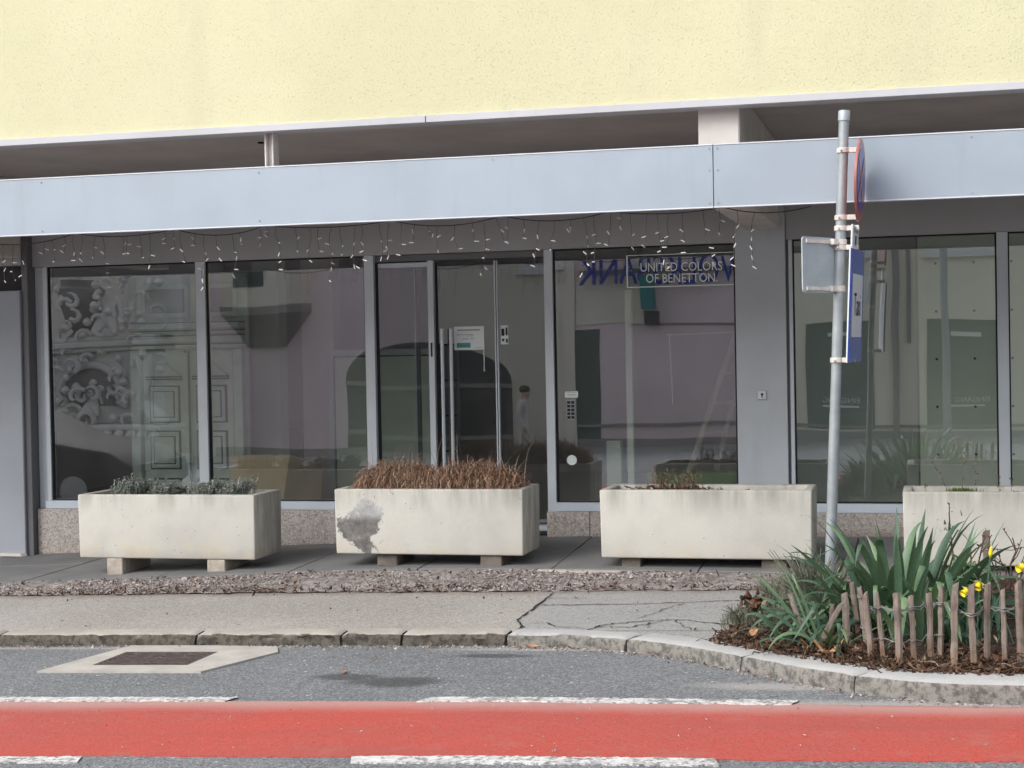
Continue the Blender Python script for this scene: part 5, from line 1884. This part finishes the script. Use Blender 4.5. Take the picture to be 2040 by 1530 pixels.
daffodil(.22, -4.72, .34, (-.3, -.5, -.6), 'daffodil with a nodding flower left of its neighbours')
daffodil(.17, -4.70, .30, (-.7, -.5, -.45), 'half hidden daffodil flower nearest the tall picket')
daffodil(.27, -4.60, .43, (.1, -.1, 1), 'yellow daffodil bud on a tall stem', True)
daffodil(.44, -4.70, .40, (-.75, -.55, -.25), 'yellow daffodil at the right edge facing left')

# ------------------------------------------------------------------ chestnut paling fence
FN = empty('paling_fence', (0, -5.0, -.06), 'low chestnut paling fence wired together round the flower bed', 'fence')
PK = [(-.712, -4.18, .20, .16, -.05, .034), (-.626, -4.60, .27, -.10, .05, .034), (-.573, -4.72, .26, .13, -.06, .036), (-.512, -4.60, .22, .02, -.04, .034), (-.417, -4.71, .30, -.02, .02, .036),
      (-.370, -4.50, .31, -.03, .02, .030), (-.325, -4.72, .33, -.03, .02, .028),
      (-.289, -5.043, .36, -.022, .0, .030), (-.232, -5.02, .355, -.030, .01, .027), (-.158, -5.10, .375, -.006, .0, .036), (-.086, -5.06, .345, -.020, .01, .027),
      (-.007, -5.00, .335, -.004, .01, .032), (.036, -5.02, .37, .006, .01, .032), (.103, -5.17, .43, .011, .01, .038), (.187, -5.22, .435, -.010, .01, .034), (.255, -5.12, .405, .004, .01, .035),
      (.333, -5.15, .38, -.004, .01, .030), (.408, -5.14, .415, -.006, .01, .040), (.49, -5.16, .40, .02, .0, .036), (.57, -5.15, .39, -.02, .0, .036), (.66, -5.16, .41, .02, .0, .038), (.76, -5.15, .40, .0, .0, .038)]
# the far side of the bed
PK += [(.34, -2.75, .40, .0, .0, .05), (.62, -2.72, .38, .02, .0, .045), (.86, -2.72, .40, .0, .0, .045)]
PKT = []
for (x, y, h, lx, ly, w) in PK:
    z = bed_z(x, y) - .02
    n = 7
    ph = random.uniform(0, 6.28)
    prof0 = [(random.uniform(.82, 1.15) * math.cos(2 * math.pi * k / n + ph), random.uniform(.5, .8) * math.sin(2 * math.pi * k / n + ph)) for k in range(n)]
    vs = []
    steps = 9
    H = h * .92 + .02
    bx, by = 0, 0
    for s_ in range(steps + 1):
        t = s_ / steps
        bx += random.gauss(0, .0014)
        by += random.gauss(0, .0014)
        r = w / 2 * random.uniform(.92, 1.1) * (1 if t < .93 else .88)
        for k in range(n):
            vs.append((x + lx * t + bx + prof0[k][0] * r * random.uniform(.95, 1.05), y + ly * t + by + prof0[k][1] * r, z + H * t + (random.gauss(0, .005) + prof0[k][0] * .008 if s_ == steps else 0)))
    fs = [(i * n + k, i * n + (k + 1) % n, (i + 1) * n + (k + 1) % n, (i + 1) * n + k) for i in range(steps) for k in range(n)]
    fs += [tuple(range(n - 1, -1, -1)), tuple(steps * n + k for k in range(n))]
    MB().add(vs, fs).build('picket', MAT['picket'], FN, smooth=40)
    PKT.append((x, y, z, H, lx, ly, w))


def fence_wire(i0, i1, f, r=.0035):
    pts = []
    for i in range(i0, i1):
        x, y, z, H, lx, ly, w = PKT[i]
        hz = z + .36 * f / .86 if H > .3 else z + H * f
        t = (hz - z) / H
        c = Vector((x + lx * t, y + ly * t, hz))
        sd = -1 if i % 2 else 1
        pts += [c + Vector((-w * .62, -sd * .004, 0)), c + Vector((0, -sd * w * .5 - .004 * sd, random.gauss(-.004, .004))), c + Vector((w * .62, -sd * .004, 0))]
        if i < i1 - 1:
            x2, y2, z2 = PKT[i + 1][:3]
            pts.append(((c + Vector((x2, y2, c.z))) / 2) + Vector((0, 0, random.gauss(-.006, .006))))
    MB().tube(pts, r, 5).build('wire', MAT['steelwire'], FN, smooth=True)


fence_wire(5, 22, .66)
fence_wire(5, 22, .68, .003)
fence_wire(0, 13, .30, .003)
fence_wire(22, 25, .66)
# ------------------------------------------------------------------ the other side of the street, seen mirrored in the shop windows
FY = -23.0
MB().grid(lin(-34, 14, 2), [FY - .2, -19.0], lambda x, y: road_z(max(-26, min(6, x)), -19) + .12).build('far_sidewalk', MAT['walk'], tagd=dict(kind='structure'))
fz = lambda x: road_z(max(-26, min(6, x)), -19) + .12


def house(x0, x1, mat, label, base_h=.22, h=6.0):
    t = empty('town_house', ((x0 + x1) / 2, FY - 4, fz(x0)), label, 'building', 'houses across the street')
    MB().box(x0, x1, FY - 9, FY, -1.6, h).build('wall', mat, t)
    MB().box(x0, x1, FY, FY + .05, -1.6, fz(x0) + base_h).build('base_course', MAT['plinth'], t)
    MB().box(x0 - .02, x1 + .02, FY, FY + .30, h - .5, h - .2).build('eaves', MAT['winwhite'], t)
    MB().add([(x0, FY + .3, h), (x1, FY + .3, h), (x1, FY - 4.5, h + 1.2), (x0, FY - 4.5, h + 1.2), (x0, FY - 9, h), (x1, FY - 9, h)], [(0, 1, 2, 3), (3, 2, 5, 4), (0, 3, 4), (1, 5, 2)]).build('roof', MAT['roof'], t)
    return t


def hwin(t, x0, x1, z0, z1):
    z1 = min(z1, 5.2)
    f = MB().box(x0 - .14, x1 + .14, FY, FY + .05, z0 - .14, z1 + .14).build('window', MAT['winwhite'], t)
    MB().box(x0, x1, FY + .051, FY + .055, z0, z1).build('pane', MAT['windark'], f)
    MB().box((x0 + x1) / 2 - .04, (x0 + x1) / 2 + .04, FY + .056, FY + .08, z0, z1).box(x0, x1, FY + .056, FY + .08, z0 + (z1 - z0) * .6, z0 + (z1 - z0) * .6 + .06).build('glazing_bar', MAT['winwhite'], f)
    MB().box(x0 - .2, x1 + .2, FY, FY + .16, z0 - .24, z0 - .15).build('sill', MAT['winwhite'], f)


A = house(-34, -16.6, MAT['beige'], 'beige town house behind the stone fountain across the street')
H1 = house(-16.6, -11.15, MAT['pink'], 'mauve town house with a rounded bay mirrored left of the entrance')
H2 = house(-11.15, -8.05, MAT['beige'], 'beige town house with the arched gateway mirrored in the entrance')
H3 = house(-8.05, -3.55, MAT['pink'], 'mauve bank house with blue sign letters across the street')
H4 = house(-3.55, 9, MAT['cream'], 'cream town house with dark shopfronts mirrored in the right window')
# rounded bay on the first mauve house
pts = [(-15.9, FY)] + [(-15.0 + .95 * math.cos(a), FY + .95 * math.sin(a)) for a in [math.pi - i * math.pi / 12 for i in range(13)]] + [(-14.1, FY)]
pts = [(-15.95, FY), (-15.95, FY + .9), (-14.55, FY + .9), (-14.25, FY + .75), (-14.08, FY + .45), (-14.05, FY)]
MB().prism(pts[::-1], 2.75, 5.4).build('bay', MAT['beige'], H1)
MB().prism([(x, y + (.04 if y > FY else 0)) for x, y in pts][::-1], 2.55, 2.749).build('bay_moulding', MAT['plinth'], H1)
n = len(pts)
vs = [(x, y, 2.549) for x, y in pts] + [(-15.3 + (x + 15.3) * .5, FY + (y - FY) * .15, 1.75) for x, y in pts]
MB().add(vs, [(k, (k + 1) % n, n + (k + 1) % n, n + k) for k in range(n)] + [tuple(range(2 * n - 1, n - 1, -1))]).build('bay_corbel', MAT['plinth'], H1)
for x0, x1 in ((-15.6, -14.9),): MB().box(x0, x1, FY + .90, FY + .93, 3.2, 4.6).build('window', MAT['windark'], H1)
# arched gateway
arch = []
ax0, ax1, az = -13.3, -9.35, .95
cxa, ra = (ax0 + ax1) / 2, (ax1 - ax0) / 2
prof = [(ax0, fz(-11)), (ax1, fz(-11))] + [(cxa + ra * math.cos(a), az + 1.0 * math.sin(a)) for a in [i * math.pi / 20 for i in range(21)]]
MB().add([(x, FY + .012, z) for x, z in prof], [tuple(range(len(prof)))[::-1]]).build('gateway', MAT['arch'], H2)
MB().box(ax0, ax1, FY + .013, FY + .06, .83, .93).box(ax0, ax1, FY + .013, FY + .05, -.35, -.25).build('gate_rail', MAT['plinth'], H2)
MB().box(-10.3, -9.5, FY + .014, FY + .05, -.2, .55).build('gate_notice', MAT['inkdark'], H2)
hwin(H2, -8.9, -8.15, 3.62, 4.9)
# bank house: pilaster strips, recessed door, groove, letters
MB().box(-8.0, -7.72, FY, FY + .08, fz(-8), 5.4).box(-6.55, -6.2, FY, FY + .08, 2.1, 5.4).build('pilaster', MAT['beige'], H3)
MB().box(-7.70, -6.56, FY, FY + .03, 2.15, 3.2).build('beige_field', MAT['beige'], H3)
MB().box(-8.0, -7.15, FY, FY + .02, fz(-8), 2.05).build('doorway', MAT['shopgreen'], H3)
MB().box(-5.9, -3.55, FY, FY + .04, 2.06, 2.10).box(-8.0, -3.55, FY, FY + .06, -.16, -.10).build('string_course', MAT['plinth'], H3)
# moulded plate with letters and flag sign
VS = empty('bank_sign', (-5.8, FY + .3, 3.2), 'large blue VOLKSBANK letters on the mauve house across the street', 'sign')
MB().box(-7.6, -3.9, FY + .05, FY + .12, 3.25, 3.35).build('letter_rail', MAT['plinth'], VS)
lettering('lettering', 'VOLKSBANK', MAT['volks'], VS, (-4.02, FY + .30, 2.98), (-1, 0, .0), (0, 0, 1), 3.55, .66, .08)
FS = empty('projecting_sign', (-6.0, FY + .3, 2.3), 'teal projecting sign above a dark bracket on the bank house', 'sign')
MB().box(-6.18, -5.90, FY + .15, FY + .55, 2.42, 3.15).build('sign_box', MAT['tealsign'], FS)
MB().box(-6.12, -5.86, FY + .02, FY + .4, 2.06, 2.38).build('bracket', MAT['arch'], FS)
# cream house
for x0, x1 in ((-2.55, -1.12), (.0, 1.55), (2.6, 4.2)):
    f = MB().box(x0, x1, FY, FY + .03, -.30, 2.04).build('shopfront', MAT['shopgreen'], H4)
    MB().box(x0 + .35, x1 - .35, FY + .031, FY + .034, .18, .22).box(x0 + .5, x1 - .45, FY + .031, FY + .034, 1.72, 1.80).build('print', MAT['letterw'], f)
lettering('lettering', 'EINGANG', MAT['letterw'], H4, (-1.45, FY + .036, .28), (-1, 0, 0), (0, 0, 1), .75, .11)
lettering('lettering', 'EINGANG', MAT['letterw'], H4, (1.3, FY + .036, .28), (-1, 0, 0), (0, 0, 1), .75, .11)
for x0, x1 in ((-2.45, -1.15), (.15, 1.4), (2.7, 4.0)): hwin(H4, x0, x1, 3.62, 5.2)
MB().tube([(-.62, FY + .1, fz(-.6)), (-.62, FY + .1, 5.8)], .07, 8).build('downpipe', MAT['plinth'], H4)
MB().box(-3.55, 9, FY, FY + .04, -.27, -.21).build('string_course', MAT['plinth'], H4)
MB().box(-.40, -.32, FY, FY + .04, 1.6, 5.4).build('groove', MAT['plinth'], H4)
LP = empty('street_lamp', (-.95, -19.6, fz(-1)), 'grey lamp post across the street, mirrored in the right window', 'lamp post')
MB().tube([(.35, -19.6, fz(0)), (.35, -19.6, 4.6)], .075, 10).build('pole', MAT['galv'], LP)
MB().lathe((.35, -19.6, 4.6), [(.06, 0), (.22, .1), (.18, .4), (.02, .5)], 10).build('lantern', MAT['galv'], LP)

# ---- stone fountain with figures
FT = empty('stone_fountain', (-17.9, -19.4, fz(-18)), 'carved sandstone wall fountain with urn and figures mirrored in the left window', 'fountain')
z0 = fz(-18)
MB().box(-20.6, -15.9, -20.2, -18.9, z0 - .1, z0 + .35).build('plinth', MAT['monument'], FT, bevel=.03)
mb = MB()
for i in range(15):
    x = -20.2 + i * .29
    mb.tube([(x, -18.85, .02), (x, -18.70, -.12), (x, -18.74, -.42), (x, -18.9, z0 + .35)], [.10, .13, .12, .08], 8)
mb.build('basin_ribs', MAT['monument'], FT, smooth=40)
MB().box(-20.5, -16.0, -20.0, -18.72, .02, .14).build('basin_rim', MAT['monument'], FT, bevel=.03)
MB().box(-19.9, -16.6, -20.3, -19.5, .14, 1.75).build('body', MAT['monument'], FT, bevel=.03)
for z, d, h in ((1.75, .10, .10), (1.86, .22, .12), (1.99, .12, .10)):
    MB().box(-20.0 - d, -16.5 + d, -20.3, -19.45 + d, z, z + h).build('cornice', MAT['monument'], FT, bevel=.02)
pr = [(-18.0 + .75 * math.cos(a), .55 + .85 * math.sin(a)) for a in [i * math.pi / 14 for i in range(15)]]
MB().add([(x, -19.49, z) for x, z in pr], [tuple(range(len(pr)))[::-1]]).build('niche', MAT['plinth'], FT)
MB().tube([(-18.0 + .80 * math.cos(a), -19.46, .55 + .92 * math.sin(a)) for a in [i * math.pi / 18 for i in range(19)]], .09, 8).build('niche_arch', MAT['monument'], FT, smooth=True)
for s in (-1, 1):
    MB().tube([(-18.2 + s * 1.55, -19.4, 1.6), (-18.2 + s * 1.65, -19.35, 1.1), (-18.2 + s * 1.5, -19.3, .7), (-18.2 + s * 1.95, -19.2, .32), (-18.2 + s * 2.15, -19.2, .2)], [.2, .15, .13, .2, .15], 10).build('volute', MAT['monument'], FT, smooth=True)
MB().lathe((-18.35, -19.8, 2.1), [(.32, 0), (.2, .12), (.34, .3), (.46, .75), (.5, 1.05), (.40, 1.12), (.42, 1.25)], 16).build('urn', MAT['plinth'], FT, smooth=40)
random.seed(21)
# carved foliage, scrolls and cherub lumps that cover the stone
mb = MB()
for i in range(150):
    c = Vector((random.uniform(-20.0, -16.2), random.uniform(-19.5, -19.2), random.uniform(.2, 3.7)))
    if random.random() < .55:
        a, r = random.uniform(0, 6.28), random.uniform(.06, .22)
        mb.tube([c + Vector((r * math.cos(a + k * .7) * (1 - k * .1), .03 * k, r * math.sin(a + k * .7) * (1 - k * .1))) for k in range(7)], [.05, .06, .055, .05, .04, .03, .015], 6)
    else:
        mb.lathe(c, [(.02, -.09), (.08, -.05), (.10, 0), (.07, .06), (.02, .1)], 8)
tag(mb.build('carvings', MAT['monument'], FT, smooth=40), kind='stuff')


def skin_obj(name, joints, edges, radii, mats, parent=None, loc=None, sub=2, by=None):
    me = bpy.data.meshes.new(name + '_tmp')
    me.from_pydata(joints, edges, [])
    o = bpy.data.objects.new(name + '_tmp', me)
    COL.objects.link(o)
    o.modifiers.new('skin', 'SKIN')
    for i, r in enumerate(radii):
        sv_ = me.skin_vertices[0].data[i]
        sv_.radius = (r, r) if not isinstance(r, tuple) else r
        sv_.use_root = (i == 0)
    s_ = o.modifiers.new('sub', 'SUBSURF')
    s_.levels = s_.render_levels = sub
    dg = bpy.context.evaluated_depsgraph_get()
    dg.update()
    m2 = bpy.data.meshes.new_from_object(o.evaluated_get(dg))
    bpy.data.objects.remove(o)
    bpy.data.meshes.remove(me)
    m2.name = name
    m2.materials.clear()
    for m in mats: m2.materials.append(m)
    for p in m2.polygons:
        p.use_smooth = True
        p.material_index = by(p.center) if by else 0
    org = WL[parent.name] if parent is not None else Vector(loc)
    m2.transform(Matrix.Translation(-org))
    r = bpy.data.objects.new(name, m2)
    COL.objects.link(r)
    if parent is not None: r.parent = parent
    else: r.location = org
    WL[r.name] = org.copy()
    return r


def seated(x, zb, s, flip):
    f = -1 if flip else 1
    J = [(0, 0, .12), (0, .02, .38), (0, .02, .58), (0, .06, .70), (0, .08, .84), (f * .17, .03, .55), (f * .26, .12, .36), (f * .32, .22, .22), (-f * .17, .03, .55), (-f * .24, .16, .42), (-f * .08, .26, .40),
         (f * .13, .22, .14), (f * .2, .30, -.14), (-f * .12, .24, .12), (-f * .22, .34, -.12)]
    J = [(x + a * s, -19.6 + b * s, zb + c * s) for a, b, c in J]
    E_ = [(0, 1), (1, 2), (2, 3), (3, 4), (2, 5), (5, 6), (6, 7), (2, 8), (8, 9), (9, 10), (0, 11), (11, 12), (0, 13), (13, 14)]
    Rr = [.17, .14, .15, .06, .105, .075, .055, .045, .075, .055, .045, .11, .08, .11, .08]
    skin_obj('statue', J, E_, [r * s for r in Rr], [MAT['monument']], FT)


seated(-17.55, 2.25, 1.15, False)
seated(-19.2, 2.25, 1.15, True)
seated(-18.0, .40, .8, False)
MB().tube([(-19.5, -19.9, 2.1), (-19.4, -19.9, 2.9), (-19.0, -19.9, 3.5), (-19.05, -19.9, 4.1)], [.22, .16, .12, .05], 8).build('carved_trunk', MAT['monument'], FT, smooth=True)
MB().box(-17.2, -15.9, -20.2, -19.6, 2.1, 3.9).build('side_relief', MAT['monument'], FT, bevel=.08)

# ---- dark car parked down the street on this side
cz = road_z(-13, -7) - .06
CR = empty('parked_car', (-12.4, -7.3, cz), 'dark car standing in the street, mirrored in the left window', 'car')
cp = [(-14.5, .35), (-14.5, .75), (-14.3, .95), (-13.7, 1.22), (-13.2, 1.32), (-12.2, 1.30), (-11.5, .96), (-10.6, .82), (-10.25, .62), (-10.2, .35), (-10.45, .22), (-14.3, .22)]
MB().profile_y([(x, cz + z) for x, z in cp][::-1], -8.1, -6.4).build('body', MAT['carpaint'], CR, bevel=.07, seg=3, smooth=40)
gp = [(-14.1, .98), (-13.62, 1.19), (-13.15, 1.27), (-12.25, 1.25), (-11.65, .98)]
MB().profile_y([(x, cz + z) for x, z in gp][::-1], -6.41, -6.392).build('side_glass', MAT['carglass'], CR)
for wx in (-13.6, -11.1):
    for wy in (-6.5, -8.0):
        w = MB().tube([(wx, wy - .1, cz + .31), (wx, wy + .11, cz + .31)], .31, 24).build('wheel', MAT['tyre'], CR, smooth=40)
        MB().tube([(wx, wy - .11, cz + .31), (wx, wy + .12, cz + .31)], .2, 20).build('rim', MAT['rim'], w, smooth=40)
MB().box(-10.26, -10.18, -7.9, -7.5, cz + .55, cz + .66).build('headlight', MAT['carglass'], CR, bevel=.01)
MB().box(-10.26, -10.18, -7.0, -6.6, cz + .55, cz + .66).build('headlight', MAT['carglass'], CR, bevel=.01)

# ---- passer-by on the far side, walking to the right as mirrored
PX, PY = -8.35, -20.0
pz = road_z(PX, PY) + .02
P_ = lambda a, b, c: (PX + a, PY + b, pz + c)
J = [P_(0, 0, .93), P_(.0, 0, 1.12), P_(.01, 0, 1.34), P_(.03, 0, 1.46), P_(.05, 0, 1.54), P_(.06, 0, 1.63),
     P_(0, .17, 1.38), P_(-.05, .23, 1.12), P_(.06, .23, .90), P_(.09, .23, .82),
     P_(0, -.17, 1.38), P_(.03, -.23, 1.12), P_(-.10, -.22, .92), P_(-.13, -.22, .84),
     P_(.06, .09, .86), P_(.20, .09, .50), P_(.30, .09, .09), P_(.42, .09, .05),
     P_(-.04, -.09, .86), P_(-.04, -.09, .48), P_(-.24, -.09, .14), P_(-.16, -.09, .05)]
E_ = [(0, 1), (1, 2), (2, 3), (3, 4), (4, 5), (2, 6), (6, 7), (7, 8), (8, 9), (2, 10), (10, 11), (11, 12), (12, 13), (0, 14), (14, 15), (15, 16), (16, 17), (0, 18), (18, 19), (19, 20), (20, 21)]
Rr = [.15, .14, .17, .075, .085, .095, .08, .06, .04, .035, .08, .06, .04, .035, .10, .075, .05, .035, .10, .075, .05, .035]
for hi, sgn in ((9, 1), (13, -1)):
    b = J[hi]
    for k in range(4):
        J.append((b[0] + .022 * (k - 1.5), b[1] + .008 * sgn, b[2] - .04 - .004 * (1 if k in (1, 2) else 0)))
        J.append((b[0] + .024 * (k - 1.5) + .006, b[1] - .012 * sgn, b[2] - .085 - .008 * (1 if k in (1, 2) else 0)))
        E_ += [(hi, len(J) - 2), (len(J) - 2, len(J) - 1)]
        Rr += [.010, .008]
    J.append((b[0] + .045, b[1] - .01 * sgn, b[2] - .03))
    E_.append((hi, len(J) - 1))
    Rr.append(.010)


def cloth(c):
    z = c.z - pz
    hand = z < .865 and abs(c.y - PY) > .175
    if z > 1.455 or hand: return 0
    if z > .80 and not (z < .90 and abs(c.y - PY) < .0): return 1 if z > .84 or abs(c.y - PY) > .17 else 2
    return 2 if z > .10 else 3


PS = skin_obj('person', J, E_, Rr, [MAT['skin'], MAT['coat'], MAT['trouser'], MAT['shoe']], loc=(PX, PY, pz), by=cloth)
tag(PS, 'person in a beige jacket and pale trousers walking past, mirrored in the entrance glass', 'person')
MB().lathe((PX + .035, PY, pz + 1.60), [(.075, 0), (.105, .03), (.108, .08), (.085, .12), (.02, .145)], 14).build('hair', MAT['hair'], PS, smooth=True)
MB().obox((PX + .145, PY, pz + 1.61), (.022, 0, -.012), (0, .012, 0), (0, 0, .02)).build('nose', MAT['skin'], PS, bevel=.004)
for s in (-1, 1): MB().tube([(PX + .135, PY + s * .035, pz + 1.635), (PX + .148, PY + s * .035, pz + 1.635)], .011, 8).build('eye', MAT['inkdark'], PS)
MB().obox((PX + .138, PY, pz + 1.565), (.004, 0, 0), (0, .025, 0), (0, 0, .005)).build('mouth', MAT['redsign'], PS)

# the far side lies a step lower than the crown of the road
for o in (A, H1, H2, H3, H4, VS, FS, LP, FT, PS): o.location.z -= .28
bpy.data.objects['far_sidewalk'].location.z -= .28
